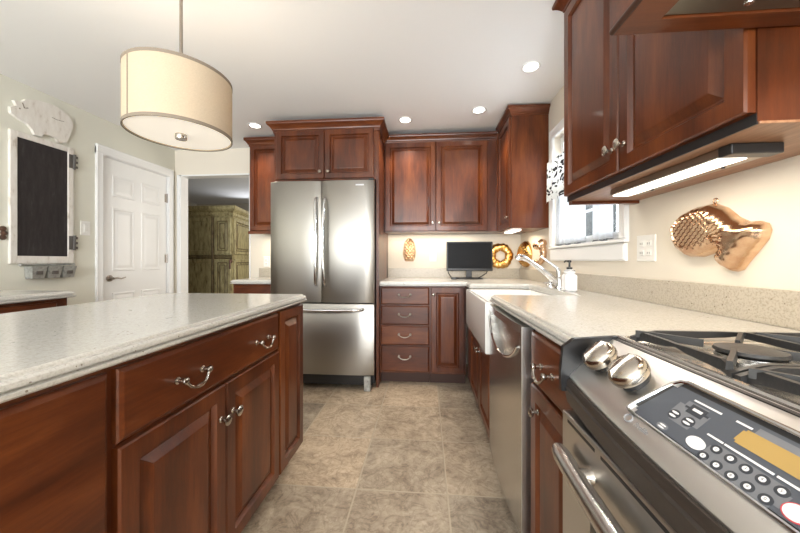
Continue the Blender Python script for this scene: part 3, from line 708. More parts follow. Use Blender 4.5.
# ------------------------------------------------------------------ range hood
hy0, hy1 = .0, .695
ho = thing('range_hood', (.7, (hy0+hy1)/2, 1.57), 'cherry wood canopy hood over the range at the top right corner', 'range hood')
HX, HZ = .395, 1.571
bm = B()
o_ = [(HX, hy0), (XW-.002, hy0), (XW-.002, hy1), (HX, hy1)]; i_ = [(HX+.066, hy0+.04), (XW-.05, hy0+.04), (XW-.05, hy1-.040), (HX+.066, hy1-.040)]
def loop(ps, z): return [bm.verts.new((x, y, z)) for x, y in ps]
O, I, OT, IT = loop(o_, HZ), loop(i_, HZ), loop(offset(o_, .0), HZ+.075), loop(i_, HZ+.012)
for k in range(4):
    j = (k+1) % 4
    bm.faces.new((O[k], O[j], I[j], I[k])); bm.faces.new((O[k], O[j], OT[j], OT[k])); bm.faces.new((I[k], I[j], IT[j], IT[k]))
bm.faces.new(OT); bm.faces.new(IT)
mk('canopy_rim', bm, 'wood_x', ho)
bm = tube(B(), [(HX-.002, hy0, HZ+.007), (HX-.002, hy1, HZ+.007)], .007, 10)
mk('rim_moulding', bm, 'toe', ho, True)
mk('canopy', prism(B(), [(HX+.008, hy0, HZ+.0755), (XW-.002, hy0, HZ+.0755), (XW-.002, hy0, CEIL-.004), (.70, hy0, CEIL-.004), (.66, hy0, 2.0)], (0, hy1-hy0-.003, 0)), 'wood_z', ho)
bm = B(); rings(bm, (HX+.068, hy1-.042, HZ+.008), (1, 0, 0), (0, -1, 0), XW-.052-HX-.068, hy1-hy0-.084, [(0, .003), (0, -.004), (.01, -.006), (.014, .002), (.02, .002)])
mk('liner', bm, 'linersteel', ho)
for x in (.60, .80): mk('screw', lathe(B(), [(.008, 0), (.007, .003), (.002, .004)], (x, hy1-.062, HZ+.0062), (0, 0, -1), 12), 'chrome', ho, True)

for x in (.52, .68):
    mk('hood_lamp', lathe(B(), [(.028, 0), (.026, -.003), (.004, -.004)], (x, .42, HZ+.008), (0, 0, 1), 20), 'lamp', ho, True)
    l = bpy.data.lights.new('hood_beam', 'SPOT'); l.energy = 9; l.spot_size = math.radians(160); l.spot_blend = .8; l.color = (1, .8, .56); l.shadow_soft_size = .03
    lo = bpy.data.objects.new('hood_beam', l); C.objects.link(lo); lo.location = (x, .42, HZ)
# ------------------------------------------------------------------ upper cabinets
def tcrown(parent, x0, x1, y0, y1, z0, top, mult, s=1.0): return crown(parent, [(x0, y0), (x1, y0), (x1, y1), (x0, y1)], z0, mult, top, s)
# right, above the fish mould (faces -X)
ur = thing('wall_cabinet', (.84, 1.13, 1.39), 'two-door cherry wall cabinet on the right above the copper fish', 'cabinet', 'cherry wall cabinets')
UX = .679
mk('carcass', box(B(), UX, XW-.002, .70, 1.565, 1.382, 2.30), 'wood_z', ur)
mk('bottom_panel', box(B(), UX+.002, XW-.002, .697, 1.566, 1.376, 1.3825, .002), 'maple', ur)
mk('shadow_strip', box(B(), UX-.0015, UX+.004, .701, 1.564, 1.3765, 1.3995), 'black', ur)  # black strip standing in for the shade below the doors
mk('bottom_rail', box(B(), UX+.006, XW-.002, 1.535, 1.566, 1.362, 1.3765, .002), 'wood_x', ur)
door(ur, (UX, 1.560, 1.402), (0, -1, 0), .422, .88, (.39, .085), ks=1.1)
door(ur, (UX, 1.132, 1.402), (0, -1, 0), .428, .88, (.03, .085), ks=1.1)
tcrown(ur, UX, XW-.002, .70, 1.565, 2.295, CEIL-.002, [0, 0, 1, 1])
ul = thing('under_cabinet_light', (.80, 1.07, 1.36), 'long lit white fixture with black end under the right wall cabinet', 'light fixture')
mk('housing', box(B(), .727, .838, .84, 1.30, 1.353, 1.3757, .003), 'pewter', ul)
mk('end_cap', box(B(), .724, .840, .805, .841, 1.350, 1.3757, .003), 'black', ul)
mk('lens', box(B(), .732, .795, .842, 1.295, 1.3475, 1.354, .003), 'tube', ul)
for y in (.93, 1.2): mk('screw', lathe(B(), [(.005, 0), (.004, -.004)], (.815, y, 1.3528), (0, 0, 1), 10), 'black', ul)
area('under_cabinet_glow', (.77, 1.07, 1.345), (.80, 1.07, .9), .44, .05, 1.3, (1, .88, .72))
# back pair (faces -Y)
UY = 3.046
ub = thing('wall_cabinet', (.13, 3.2, 1.38), 'two-door cherry wall cabinet over the drawers right of the fridge', 'cabinet', 'cherry wall cabinets')
mk('carcass', box(B(), -.402, .672, UY, YW-.002, 1.376, 2.262), 'wood_z', ub)
door(ub, (-.392, UY, 1.384), (1, 0, 0), .486, .858, (.457, .075), ks=.9)
door(ub, (.098, UY, 1.384), (1, 0, 0), .486, .858, (.03, .075), ks=.9)
tcrown(ub, -.402, .672, UY, YW-.002, 2.258, 2.315, [1, 0, 0, 0], .8)
# corner cabinet (faces -X), its cherry end panel towards the camera
uc = thing('wall_cabinet', (.84, 2.95, 1.36), 'narrow cherry wall cabinet in the corner beside the window', 'cabinet', 'cherry wall cabinets')
mk('carcass', box(B(), .697, XW-.002, 2.612, 3.02, 1.362, 2.30), 'wood_z', uc)
mk('corner_carcass', box(B(), .6725, XW-.002, 3.02, YW-.002, 1.376, 2.30), 'wood_z', uc)
door(uc, (.697, 3.0, 1.37), (0, -1, 0), .375, .90, (.335, .09), ks=.9)
tcrown(uc, .697, XW-.002, 2.612, 3.02, 2.292, 2.345, [1, 0, 0, 1], .75)
bm = box(B(), .73, .80, 2.70, 2.98, 1.348, 1.3615, .003)
cl = thing('under_cabinet_light', (.765, 2.84, 1.348), 'small lit fixture under the corner wall cabinet', 'light fixture')
mk('lens', bm, 'tube', cl)
# over the fridge
uf = thing('fridge_cabinet', (-.88, 3.0, 1.80), 'cherry cabinet with two short doors above the fridge', 'cabinet', 'cherry wall cabinets')
FY = 2.68
mk('carcass', box(B(), -1.342, -.428, FY, YW-.002, 1.80, 2.262), 'wood_z', uf)
door(uf, (-1.318, FY, 1.812), (1, 0, 0), .434, .428, (.40, .06), ks=.9, knob_mat='pewter')
door(uf, (-.880, FY, 1.812), (1, 0, 0), .434, .428, (.034, .06), ks=.9, knob_mat='pewter')
tcrown(uf, -1.342, -.405, FY-.002, YW-.002, 2.245, 2.315, [1, 1, 0, 1])
mk('side_panel', box(B(), -.4275, -.4055, FY, YW-.002, 0, 2.222), 'wood_z', uf)
# left of the fridge
uq = thing('wall_cabinet', (-1.56, 3.2, 1.39), 'single-door cherry wall cabinet between the doorway and the fridge', 'cabinet', 'cherry wall cabinets')
mk('carcass', box(B(), -1.785, -1.345, UY, YW-.002, 1.39, 2.285), 'wood_z', uq)
door(uq, (-1.775, UY, 1.40), (1, 0, 0), .422, .865, None)
mk('light_rail', box(B(), -1.79, -1.345, UY-.022, UY+.0, 1.366, 1.395, .003), 'wood_x', uq)
tcrown(uq, -1.785, -1.345, UY, YW-.002, 2.27, 2.335, [1, 0, 0, 1], .8)

# ------------------------------------------------------------------ back base cabinets (face -Y)
BY = 2.7695
def bbase(x0, x1, label, y=BY):
    t = thing('base_cabinet', ((x0+x1)/2, 3.06, 0), label, 'cabinet', 'back wall base cabinets')
    mk('carcass', box(B(), x0, x1, y, YW-.002, .10, .874), 'wood_z', t)
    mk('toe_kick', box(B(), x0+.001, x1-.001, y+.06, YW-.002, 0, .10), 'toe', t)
    return t
t = bbase(-.404, .036, 'base cabinet of four drawers right of the fridge')
for z0, z1 in ((.708, .862), (.530, .698), (.352, .520), (.115, .342)):
    dr = door(t, (-.396, BY, z0), (1, 0, 0), .426, z1-z0, None, 'drawer', SLAB, 'wood_x')
    pull((-.185, BY-.0195, (z0+z1)/2+.012 if z0 > .2 else .255), (1, 0, 0), (0, -1, 0), dr, .10, 'pewter', drop=.022)
t = bbase(.037, .352, 'base cabinet with one narrow door in the corner beside the sink')
door(t, (.046, BY, .115), (1, 0, 0), .288, .747, (.02, .685), ks=.8)
t = bbase(-1.84, -1.348, 'base cabinet under the short worktop left of the fridge', 2.86)
door(t, (-1.83, 2.86, .115), (1, 0, 0), .474, .56, None)
door(t, (-1.83, 2.86, .69), (1, 0, 0), .474, .172, None, 'drawer', SLAB, 'wood_x')
# run under the chalkboard (faces +X)
t = thing('base_cabinet', (-2.5, .6, 0), 'low cherry cabinet run along the left wall beneath the chalkboard', 'cabinet')
mk('carcass', box(B(), XL+.002, -2.175, -.5, 1.73, .10, .874), 'wood_z', t)
mk('toe_kick', box(B(), XL+.002, -2.25, -.5, 1.729, 0, .10), 'toe', t)
for y in (1.17, .64, .11):
    door(t, (-2.175, y, .69), (0, 1, 0), .50, .165, None, 'drawer', SLAB, 'wood_y')
    door(t, (-2.175, y, .105), (0, 1, 0), .50, .575, None)

# ------------------------------------------------------------------ refrigerator
fr = thing('refrigerator', (-.875, 2.95, 0), 'stainless french-door refrigerator with bottom freezer drawer', 'refrigerator')
F0, F1, FD = -1.330, -.432, 2.575
mk('body', box(B(), F0+.006, F1-.004, FD+.07, YW-.04, .05, 1.755), 'black', fr)
def fdoor(x0, x1, z0, z1):
    bm = B(); prof = []
    n = 12; G = []
    for k in range(n+1):
        t = k/n; x = x0+(x1-x0)*t; y = FD+.010*((2*t-1)**2)**2*1.0
        if k in (0, n): y += .006
        G.append([bm.verts.new((x, FD+.066, z0)), bm.verts.new((x, y+.004, z0)), bm.verts.new((x, y, z0+.006)), bm.verts.new((x, y, z1-.006)), bm.verts.new((x, y+.004, z1)), bm.verts.new((x, FD+.066, z1))])
    for a, b in zip(G, G[1:]):
        for k in range(6): bm.faces.new((a[k], b[k], b[(k+1) % 6], a[(k+1) % 6]))
    bm.faces.new(G[0]); bm.faces.new(G[-1])
    return bm
ld = mk('door', fdoor(F0, -.8825, .742, 1.772), 'steel_f', fr, True)
rd = mk('door', fdoor(-.8775, F1, .742, 1.772), 'steel_f', fr, True)
fz = mk('freezer_drawer', fdoor(F0, F1, .135, .732), 'steel_f', fr, True)
def fhandle(x, par, sg):
    pts = [(x, FD+.004, 1.625), (x, FD-.020, 1.618), (x, FD-.034, 1.59)]+[(x+sg*.010*math.sin(math.pi*k/10), FD-.038-.014*math.sin(math.pi*k/10), 1.56-k*.062) for k in range(11)]+[(x, FD-.034, .915), (x, FD-.020, .89), (x, FD+.004, .883)]
    return mk('handle', tube(B(), pts, [.012]*3+[.0135]*11+[.012]*3, 12), 'chrome', par, True)
fhandle(-.918, ld, 1); fhandle(-.842, rd, -1)
pts = [(-1.17, FD+.004, .688), (-1.165, FD-.02, .688)]+[(-1.15+.61*k/10, FD-.034-.012*math.sin(math.pi*k/10), .688-.006*math.sin(math.pi*k/10)) for k in range(11)]+[(-.525, FD-.02, .688), (-.52, FD+.004, .688)]
mk('handle', tube(B(), pts, .013, 12), 'chrome', fz, True)
mk('badge', box(B(), -.585, -.515, FD-.0015, FD+.004, 1.725, 1.737, .001), 'ink', rd)
mk('grille', box(B(), F0+.02, F1-.02, FD+.03, FD+.07, .045, .128, .003), 'black', fr)
for x in (F0+.03, F1-.085): mk('foot', box(B(), x, x+.055, FD+.008, FD+.08, .0, .125, .006), 'galv', fr)
mk('hinge_cover', box(B(), F1-.045, F1-.002, FD+.01, FD+.09, 1.7725, 1.788, .003), 'black', fr)

# ------------------------------------------------------------------ television and cables on the back counter
TX0, TX1, TY, TZ0, TZ1 = .210, .668, 3.19, .992, 1.288
tv = thing('television', (.44, TY, .914), 'small black flat television on the corner worktop', 'television')
mk('case', box(B(), TX0, TX1, TY, TY+.035, TZ0, TZ1, .006), 'black', tv)
mk('screen', box(B(), TX0+.013, TX1-.013, TY-.0008, TY+.002, TZ0+.026, TZ1-.013), 'screen', tv)
mk('neck', box(B(), .405, .465, TY+.012, TY+.03, .925, 1.02, .004), 'black', tv)
mk('stand', slab(B(), [(.30+.0, TY-.08), (.56, TY-.08), (.58, TY+.10), (.28, TY+.10)], [(.9145, 0), (.920, 0), (.927, .012)]), 'black', tv)
mk('power_cable', tube(B(), [(.235, TY+.04, 1.01), (.23, TY+.0, .97), (.25, TY-.05, .935), (.29, TY-.09, .921), (.36, TY-.11, .923), (.43, TY-.12, .921), (.50, TY-.10, .923), (.55, TY-.06, .945), (.60, TY-.02, .972), (.62, TY+.03, .995)], .0055, 8), 'black', tv, smooth=True)
tag(mk('cable_adapter', box(B(), .245, .295, TY-.155, TY-.125, .9145, .937, .004), 'black'), 'black plug adapter on the worktop in front of the television', 'adapter')

# ------------------------------------------------------------------ moulds on the walls
def relief(outline, o, u, v, height, step=.004):
    """outline in (a, b) metres, raised along u x v; height(a, b, d) with d = distance to the rim"""
    o, u, v = V(o), V(u), V(v); w = u.cross(v); n = len(outline); P_ = [V(p) for p in outline]
    def dist(p):
        best, bp = 9, p
        for i in range(n):
            a, b = P_[i], P_[(i+1) % n]; ab = b-a; t = max(0, min(1, (p-a).dot(ab)/ab.length_squared)); q = a+ab*t
            dd_ = (p-q).length
            if dd_ < best: best, bp = dd_, q
        return best, bp
    def inside(p):
        c = False
        for i in range(n):
            a, b = P_[i], P_[(i+1) % n]
            if (a.y > p.y) != (b.y > p.y) and p.x < (b.x-a.x)*(p.y-a.y)/(b.y-a.y)+a.x: c = not c
        return c
    x0, x1 = min(p.x for p in P_), max(p.x for p in P_); y0, y1 = min(p.y for p in P_), max(p.y for p in P_)
    bm = B(); gv = {}; nx, ny_ = int((x1-x0)/step)+2, int((y1-y0)/step)+2
    for i in range(-1, nx+1):
        for j in range(-1, ny_+1):
            p = V((x0+i*step, y0+j*step)); ins = inside(p); dd_, q = dist(p)
            if ins: gv[i, j] = (p, dd_, True)
            elif dd_ < step*1.45: gv[i, j] = (q, 0, False)
    bv = {}
    def vert(k):
        if k not in bv:
            p, dd_, ins = gv[k]; h = height(p.x, p.y, dd_) if ins else 0
            bv[k] = bm.verts.new(o+u*p.x+v*p.y+w*h)
        return bv[k]
    for i in range(-1, nx):
        for j in range(-1, ny_):
            ks = [(i, j), (i+1, j), (i+1, j+1), (i, j+1)]
            if all(k in gv for k in ks) and any(gv[k][2] for k in ks): bm.faces.new([vert(k) for k in ks])
    bmesh.ops.remove_doubles(bm, verts=bm.verts[:], dist=.0004)
    # back plate, so that the mould is a solid body
    ed = [e for e in bm.edges if len(e.link_faces) == 1]
    r = bmesh.ops.extrude_edge_only(bm, edges=ed)
    for g in r['geom']:
        if isinstance(g, bmesh.types.BMVert): g.co -= w*.004
    return bm
dome = lambda d, r, h: h*math.sqrt(max(0, 1-(1-min(d/r, 1))**2))
fish = [(1.335, 1.211), (1.32, 1.249), (1.282, 1.275), (1.224, 1.290), (1.164, 1.292), (1.117, 1.27), (1.077, 1.235), (1.043, 1.216), (1.009, 1.214), (.987, 1.205), (.979, 1.184), (.987, 1.158), (1.017, 1.122), (1.043, 1.092), (1.062, 1.067), (1.084, 1.06), (1.117, 1.075), (1.138, 1.091), (1.138, 1.113), (1.125, 1.135), (1.153, 1.124), (1.212, 1.109), (1.263, 1.11), (1.31, 1.138), (1.335, 1.171)]
def fish_h(a, b, d):    # a = -Y, b = Z
    y = .98+(-a-.98)/.935; h = dome(d, .045, .048)
    if d < .007: return dome(d, .045, .048)*.85
    if 1.135 < y < 1.29 and b > 1.135-.0*y and d > .018 and (b-1.15) > -(1.29-y)*.25:      # scales
        h += .0036*math.sin(y*265)*math.sin(b*265)
    elif y <= 1.135 and d > .008:                                                          # tail rays
        ang = math.atan2(b-1.17, y-1.16); h += .0032*math.sin(ang*26)*(1 if (y-1.16)**2+(b-1.17)**2 < .0055 else .15)
    if (y-1.30)**2+(b-1.218)**2 < .00013: h += .006
    if abs(((y-1.245)**2+(b-1.20)**2)**.5-.052) < .004 and y > 1.25: h -= .006              # gill
    return h
fm = thing('fish_mold', (XW, 1.17, 1.06), 'large copper fish-shaped mold hung on the right wall above the worktop', 'wall decoration', 'copper molds on the walls')
mk('body', relief([(-(.98+(y-.98)*.935), z) for y, z in fish], (XW-.005, 0, 0), (0, -1, 0), (0, 0, 1), fish_h), 'copper', fm, True)
mk('hanging_ring', tube(B(), [(XW-.006, 1.150+.008*math.cos(a), 1.300+.008*math.sin(a)) for a in [2*math.pi*k/16 for k in range(16)]], .002, 6, True), 'copper', fm, True)
# corn on the back wall
cn = [(-.175+.074*math.cos(a)*(1 if math.sin(a) < 0 else .9), 1.213+.125*math.sin(a) if math.sin(a) > 0 else 1.213+.125*max(math.sin(a)*1.25, -1)) for a in [2*math.pi*k/36 for k in range(36)]]
def corn_h(a, b, d): return dome(d, .06, .04)+(.008*math.sin(a*180)*math.sin(b*165) if d > .012 else 0)
cm = thing('corn_mold', (-.175, YW, 1.09), 'upright copper corn-cob mold on the back wall beside the fridge panel', 'wall decoration', 'copper molds on the walls')
mk('body', relief(cn, (0, YW-.005, 0), (1, 0, 0), (0, 0, 1), corn_h), 'copper', cm, True)
# wreath ring behind the television
wm = thing('ring_mold', (.775, YW, 1.01), 'gilt ring-shaped fruit mold on the back wall, half behind the television', 'wall decoration', 'copper molds on the walls')
bm = B(); n1, n2 = 64, 16; G = []
for i in range(n1):
    a = 2*math.pi*i/n1; col = []
    for j in range(n2):
        b = 2*math.pi*j/n2; rr = .040+.006*math.sin(a*11)*math.sin(b*2+a*5); R_ = .088+rr*math.cos(b)
        col.append(bm.verts.new((.775+R_*math.cos(a), YW-.030-.6*rr*math.sin(b), 1.146+R_*1.04*math.sin(a))))
    G.append(col)
for i in range(n1):
    for j in range(n2): bm.faces.new((G[i][j], G[(i+1) % n1][j], G[(i+1) % n1][(j+1) % n2], G[i][(j+1) % n2]))
mk('body', bm, 'gold', wm, True)
# melon and crayfish on the window wall
ov = [(-3.165+.165*math.cos(a), 1.16+.13*math.sin(a)*abs(math.sin(a))**.15) for a in [2*math.pi*k/40 for k in range(40)]]
lm = thing('melon_mold', (XW, 3.165, 1.02), 'gilt oval fruit mold on the window wall, nearest the room corner', 'wall decoration', 'copper molds on the walls')
mk('body', relief(ov, (XW-.005, 0, 0), (0, -1, 0), (0, 0, 1), lambda a, b, d: dome(d, .08, .06)+(.004*math.sin((a+b)*130)*math.sin((a-b)*130) if d > .02 else 0), .006), 'gold', lm, True)
sh = thing('shrimp_mold', (XW, 2.77, 1.06), 'copper curled shrimp mold on the window wall behind the faucet', 'wall decoration', 'copper molds on the walls')
bm = B(); pts = []; rad = []
for k in range(40):
    t = k/39; a = math.radians(60+250*t); R_ = .078
    pts.append((XW-.028, 2.76+1.35*R_*math.cos(a), 1.155+R_*math.sin(a))); rad.append((.034-.018*t)*(1+.10*math.sin(t*60)))
tube(bm, pts, rad, 14)
mk('body', bm, 'copper', sh, True)
bm = B(); lathe(bm, [(.004, 0), (.03, .012), (.034, .03), (.02, .04), (.003, .05)], (XW-.03, 2.69, 1.235), (0, -.9, .3), 14)
mk('tail_fan', bm, 'copper', sh, True)

# ------------------------------------------------------------------ outlets and switch
def plate(name, c, u, w_, h_, label, gangs=1, cat='outlet', slots=True):
    c, u = V(c), V(u); z = V((0, 0, 1)); n_ = u.cross(z)
    t = thing(name, c, label, cat)
    mk('cover_plate', rings(B(), c-u*w_/2-z*h_/2, u, z, w_, h_, [(0, 0), (0, .004), (.003, .006), (.006, .006)]), 'plate', t)
    for g in range(gangs):
        cx = (g-(gangs-1)/2)*.046
        if slots:
            for dz in (-.021, .021):
                r_ = mk('receptacle', rings(B(), c+u*(cx-.016)+z*(dz-.014)+n_*.006, u, z, .032, .028, [(0, 0), (.003, .0025), (.008, .0025)]), 'plate', t)
                bm = B()
                for s_ in (-.006, .006):
                    q = c+u*(cx+s_-.0012)+z*(dz-.005)+n_*.0086
                    prism(bm, [q, q+u*.0024, q+u*.0024+z*.009, q+z*.009], n_*.0004)
                mk('slots', bm, 'black', r_)
        else:
            mk('rocker', rings(B(), c+u*(cx-.015)-z*.032+n_*.006, u, z, .03, .064, [(0, 0), (.002, .003), (.008, .004)]), 'plate', t)
    return t
plate('wall_outlet', (.077, YW, 1.146), (1, 0, 0), .072, .118, 'white outlet on the back wall between corn mold and television')
plate('wall_outlet', (-1.77, YW, 1.085), (1, 0, 0), .072, .118, 'white outlet on the wall left of the fridge')
plate('wall_outlet', (XW, 1.492, 1.152), (0, -1, 0), .118, .118, 'white double outlet plate between window and copper fish', 2)
plate('light_switch', (XL, 2.412, 1.37), (0, 1, 0), .075, .12, 'white light switch between chalkboard and white door', 1, 'light switch', False)

# ------------------------------------------------------------------ chalkboard, pig, tin bins on the left wall
cb = thing('chalkboard', (XL, 2.13, 1.07), 'framed black chalkboard with iron hinges on the left wall', 'chalkboard')
y0, y1, z0, z1 = 1.920, 2.310, 1.075, 2.005
bm = B()
box(bm, XL, XL+.022, y0, y0+.040, z0, z1, .004); box(bm, XL, XL+.022, y1-.040, y1, z0, z1, .004); box(bm, XL, XL+.022, y0+.038, y1-.038, z0, z0+.055, .004); box(bm, XL, XL+.022, y0+.038, y1-.038, z1-.040, z1, .004)
mk('frame', bm, 'rustic', cb)
mk('board', box(B(), XL+.002, XL+.014, y0+.036, y1-.036, z0+.05, z1-.036), 'chalk', cb)
for z in (1.895, 1.24):
    bm = B(); box(bm, XL+.0215, XL+.026, y1-.036, y1-.004, z-.055, z+.055, .002)
    tube(bm, [(XL+.026, y1-.001, z-.06), (XL+.032, y1-.001, z+.06)], .009, 8)
    for dz in (-.04, 0, .04): box(bm, XL+.0215, XL+.031, y1+.0, y1+.024, z+dz-.010, z+dz+.010, .003)
    mk('hinge', bm, 'darkiron', cb)
bm = B()
for dz in (-.03, 0, .03): lathe(bm, [(.018, 0), (.017, .008), (.005, .014)], (XL+.005, y0-.028+.006*(dz == 0), 1.284+dz), (1, 0, 0), 10)
mk('latch', bm, 'rust', cb)
pig = [(1.92, 2.15), (1.954, 2.175), (1.94, 2.205), (1.982, 2.214), (2.004, 2.243), (2.06, 2.268), (2.127, 2.281), (2.18, 2.284), (2.229, 2.272), (2.275, 2.245), (2.303, 2.21), (2.306, 2.18), (2.299, 2.155), (2.28, 2.09), (2.257, 2.027), (2.203, 2.012), (2.185, 2.037), (2.15, 2.043), (2.111, 2.037), (2.095, 2.012), (2.056, 2.012), (2.041, 2.047), (2.012, 2.072), (1.961, 2.088), (1.926, 2.108)]
pg = thing('pig_plaque', (XL, 2.11, 2.008), 'white painted wooden pig cutout above the chalkboard', 'wall decoration')
bm = prism(B(), [(XL+.001, y, z+.004) for y, z in pig], (.022, 0, 0))
mk('board', bm, 'rustic', pg)
bm = B(); tube(bm, [(XL+.0235, 1.985, 2.213), (XL+.0235, 1.995, 2.18), (XL+.0235, 2.015, 2.19)], .003, 6); lathe(bm, [(.006, 0), (.004, .002)], (XL+.0225, 1.97, 2.165), (1, 0, 0), 10)
tube(bm, [(XL+.0235, 2.16, 2.19), (XL+.0235, 2.19, 2.185), (XL+.0235, 2.24, 2.192)], .002, 6)
mk('face_lines', bm, 'trimband', pg)
rk = tag(mk('bin_rail', (lambda b: (tube(b, [(XL+.012, 1.985, 1.066), (XL+.012, 2.31, 1.066)], .006, 8), lathe(b, [(.008, 0), (.012, .006), (.004, .014)], (XL+.012, 2.31, 1.066), (0, 1, 0), 10), lathe(b, [(.008, 0), (.012, .006), (.004, .014)], (XL+.012, 1.985, 1.066), (0, -1, 0), 10), b)[-1])(B()), 'galv', smooth=True), 'thin metal rail under the chalkboard carrying three tin bins', 'rail')
for y, lab in ((2.05, 'galvanised tin bin under the chalkboard, farthest from the white door'), (2.147, 'galvanised tin bin under the chalkboard, middle of the three'), (2.244, 'galvanised tin bin under the chalkboard, nearest the white door')):
    b_ = thing('tin_bin', (XL+.05, y, .965), lab, 'bin', 'tin bins under the chalkboard')
    bm = B(); R = []
    for z, s_, x_ in ((.965, .034, .055), (.97, .036, .06), (1.055, .045, .075), (1.055, .041, .071), (.972, .033, .056)):
        R.append([bm.verts.new(q) for q in ((XL+.003+(.004 if s_ in (.041, .033) else 0), y-s_, z), (XL+x_, y-s_, z), (XL+x_, y+s_, z), (XL+.003+(.004 if s_ in (.041, .033) else 0), y+s_, z))])
    bm.faces.new(R[0])
    for a, c_ in zip(R, R[1:]):
        for k in range(4): bm.faces.new((a[k], a[(k+1) % 4], c_[(k+1) % 4], c_[k]))
    bm.faces.new(R[-1])
    mk('tin', bm, 'galv', b_)
    mk('label_holder', box(B(), XL+.066, XL+.074, y-.018, y+.018, .995, 1.02), 'darkiron', b_)

# ------------------------------------------------------------------ pendant and recessed lights
px, py, pz, pr_, ph = -1.07, 1.289, 1.646, .198, .25
pn = thing('pendant_lamp', (px, py, CEIL), 'large drum pendant with oatmeal linen shade over the island', 'pendant lamp')
bm = B(); seg = 64
lathe(bm, [(pr_, 0), (pr_, ph), (pr_-.003, ph), (pr_-.003, 0), (pr_, 0)], (px, py, pz), (0, 0, 1), seg, False)
sd_ = mk('lamp_shade', bm, 'shade', pn, True)
bm = B()
for h in (-.003, ph-.010): lathe(bm, [(pr_-.004, h), (pr_+.0012, h), (pr_+.0012, h+.013), (pr_-.004, h+.013)], (px, py, pz), (0, 0, 1), seg, False)
sa = math.radians(252); sx_, sy_ = px+pr_*math.cos(sa), py+pr_*math.sin(sa)
tube(bm, [(sx_, sy_, pz), (sx_, sy_, pz+ph)], .003, 6)
mk('shade_trim', bm, 'trimband', sd_, True)
mk('diffuser', lathe(B(), [(pr_-.006, 0), (pr_-.006, .006), (.01, .006)], (px, py, pz+.004), (0, 0, 1), seg), 'diffuser', pn, True)
mk('finial', lathe(B(), [(.021, 0), (.023, .003), (.023, .022), (.02, .024)], (px, py, pz-.019), (0, 0, 1), 20), 'nickel', pn, True)
mk('stem', tube(B(), [(px, py, pz+.03), (px, py, CEIL-.02)], .0065, 10), 'pewter', pn, True)
mk('canopy', lathe(B(), [(.062, 0), (.062, -.012), (.05, -.022), (.008, -.028)], (px, py, CEIL), (0, 0, 1), 28), 'pewter', pn, True)
bm = B()
for a in (0, 2.094, 4.189): tube(bm, [(px, py, pz+ph-.03), (px+(pr_-.004)*math.cos(a), py+(pr_-.004)*math.sin(a), pz+ph-.012)], .003, 6)
mk('spider', bm, 'pewter', pn)
bm = B(); bmesh.ops.create_icosphere(bm, subdivisions=3, radius=.03)
for v in bm.verts: v.co += V((px+.05, py, pz+.12))
mk('bulb', bm, 'lamp', pn, True)
pl_ = bpy.data.lights.new('pendant_bulb', 'POINT'); pl_.energy = 4; pl_.color = (1, .88, .72); pl_.shadow_soft_size = .05
po = bpy.data.objects.new('pendant_bulb', pl_); C.objects.link(po); po.location = (px, py, pz+.13)
cans = [(.684, 2.10, 'recessed ceiling light nearest the camera, right of the wall cabinets'), (.445, 2.667, 'recessed ceiling light in front of the corner wall cabinet'), (-.183, 2.80, 'recessed ceiling light above the two-door cabinet right of the fridge'), (-1.59, 2.80, 'recessed ceiling light above the cabinet left of the fridge')]
for x, y, lab in cans:
    t = thing('recessed_light', (x, y, CEIL), lab, 'ceiling light', 'recessed ceiling lights')
    mk('trim_ring', lathe(B(), [(.062, 0), (.062, -.004), (.056, -.007), (.046, -.004), (.046, 0)], (x, y, CEIL), (0, 0, 1), 32), 'white', t, True)
    mk('lens', lathe(B(), [(.045, 0), (.045, -.003), (.02, -.004), (.002, -.004)], (x, y, CEIL-.001), (0, 0, 1), 28), 'lamp', t, True)
    l = bpy.data.lights.new('recessed_beam', 'SPOT'); l.energy = 34; l.spot_size = math.radians(115); l.spot_blend = .6; l.color = (1, .90, .78); l.shadow_soft_size = .045
    lo = bpy.data.objects.new('recessed_beam', l); C.objects.link(lo); lo.location = (x, y, CEIL-.012)
area('back_counter_glow', (.05, 3.22, 1.368), (.05, 3.26, .9), .9, .04, 2.2, (1, .86, .66))
area('corner_counter_glow', (.84, 2.9, 1.332), (.84, 2.95, .9), .2, .3, 1.2, (1, .86, .66))
area('left_counter_glow', (-1.56, 3.2, 1.36), (-1.56, 3.24, .9), .36, .05, 1.4, (1, .86, .66))

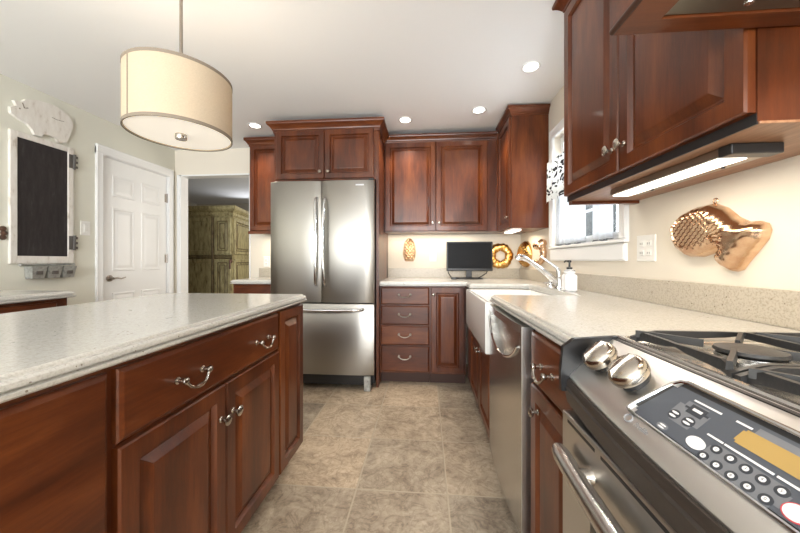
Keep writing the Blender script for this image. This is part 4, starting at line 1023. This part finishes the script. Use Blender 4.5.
# ------------------------------------------------------------------ painted armoire in the adjoining room
ar = thing('armoire', (-3.2, 4.8, 0), 'distressed green painted armoire seen through the doorway', 'armoire')
AP = [(-3.75, 4.30), (-2.78, 4.30), (-3.02, 5.30), (-3.75, 5.30)]
mk('carcass', slab(B(), AP, [(.06, 0), (1.78, 0)]), 'armoire', ar)
mk('plinth', slab(B(), AP, [(0, -.015), (.07, -.015), (.09, 0)]), 'armtrim', ar)
mk('cornice', slab(B(), AP, [(1.74, -.004), (1.76, -.02), (1.78, -.02), (1.80, -.012), (1.83, -.05), (1.85, -.06), (1.885, -.06)]), 'armoire', ar)
APR = [(0, 0), (0, .012), (.008, .018), (.05, .018), (.058, .006), (.066, .006), (.085, .016), (.09, .016)]
def adoor(o, u, W, H):
    d_ = mk('door', rings(B(), o, u, (0, 0, 1), W, H, APR), 'armoire', ar)
    u_ = V(u); z = V((0, 0, 1)); n_ = u_.cross(z); bm = B()
    for i in (.052, .087):
        a = [V(o)+u_*p+z*q+n_*.018 for p, q in ((i, i), (W-i, i), (W-i, H-i), (i, H-i))]
        for k in range(4): tube(bm, [a[k], a[(k+1) % 4]], .006, 6)
    mk('umber_lines', bm, 'armtrim', d_)
    return d_
for z, h in ((.12, 1.0), (1.19, .53)):
    mk('side_panel', rings(B(), (-3.70, 4.30, z), (1, 0, 0), (0, 0, 1), .60, h, [(0, 0), (0, .012), (.05, .012), (.058, .004), (.06, .004)]), 'armoire', ar)
    adoor((-3.045, 4.30, z), (1, 0, 0), .25, h)
    e = V((-2.78+3.02, 4.30-5.30, 0)).normalized()*-1
    adoor(V((-2.785, 4.34, z)), e, .88, h)
bm = B()
for z in (1.135, 1.165): tube(bm, [(-3.75, 4.293, z), (-2.78, 4.293, z)], .012, 8)
tube(bm, [(-3.075, 4.29, .1), (-3.075, 4.29, 1.74)], .018, 8)
mk('rail_moulding', bm, 'armtrim', ar, True)
mk('door_pull', tube(lathe(B(), [(.03, 0), (.025, .01), (.012, .02)], (-2.80, 4.29, 1.09), (0, -1, 0), 12), [(-2.80, 4.27, 1.10), (-2.79, 4.255, 1.05), (-2.80, 4.27, .98)], .012, 8), 'rust', ar, True)
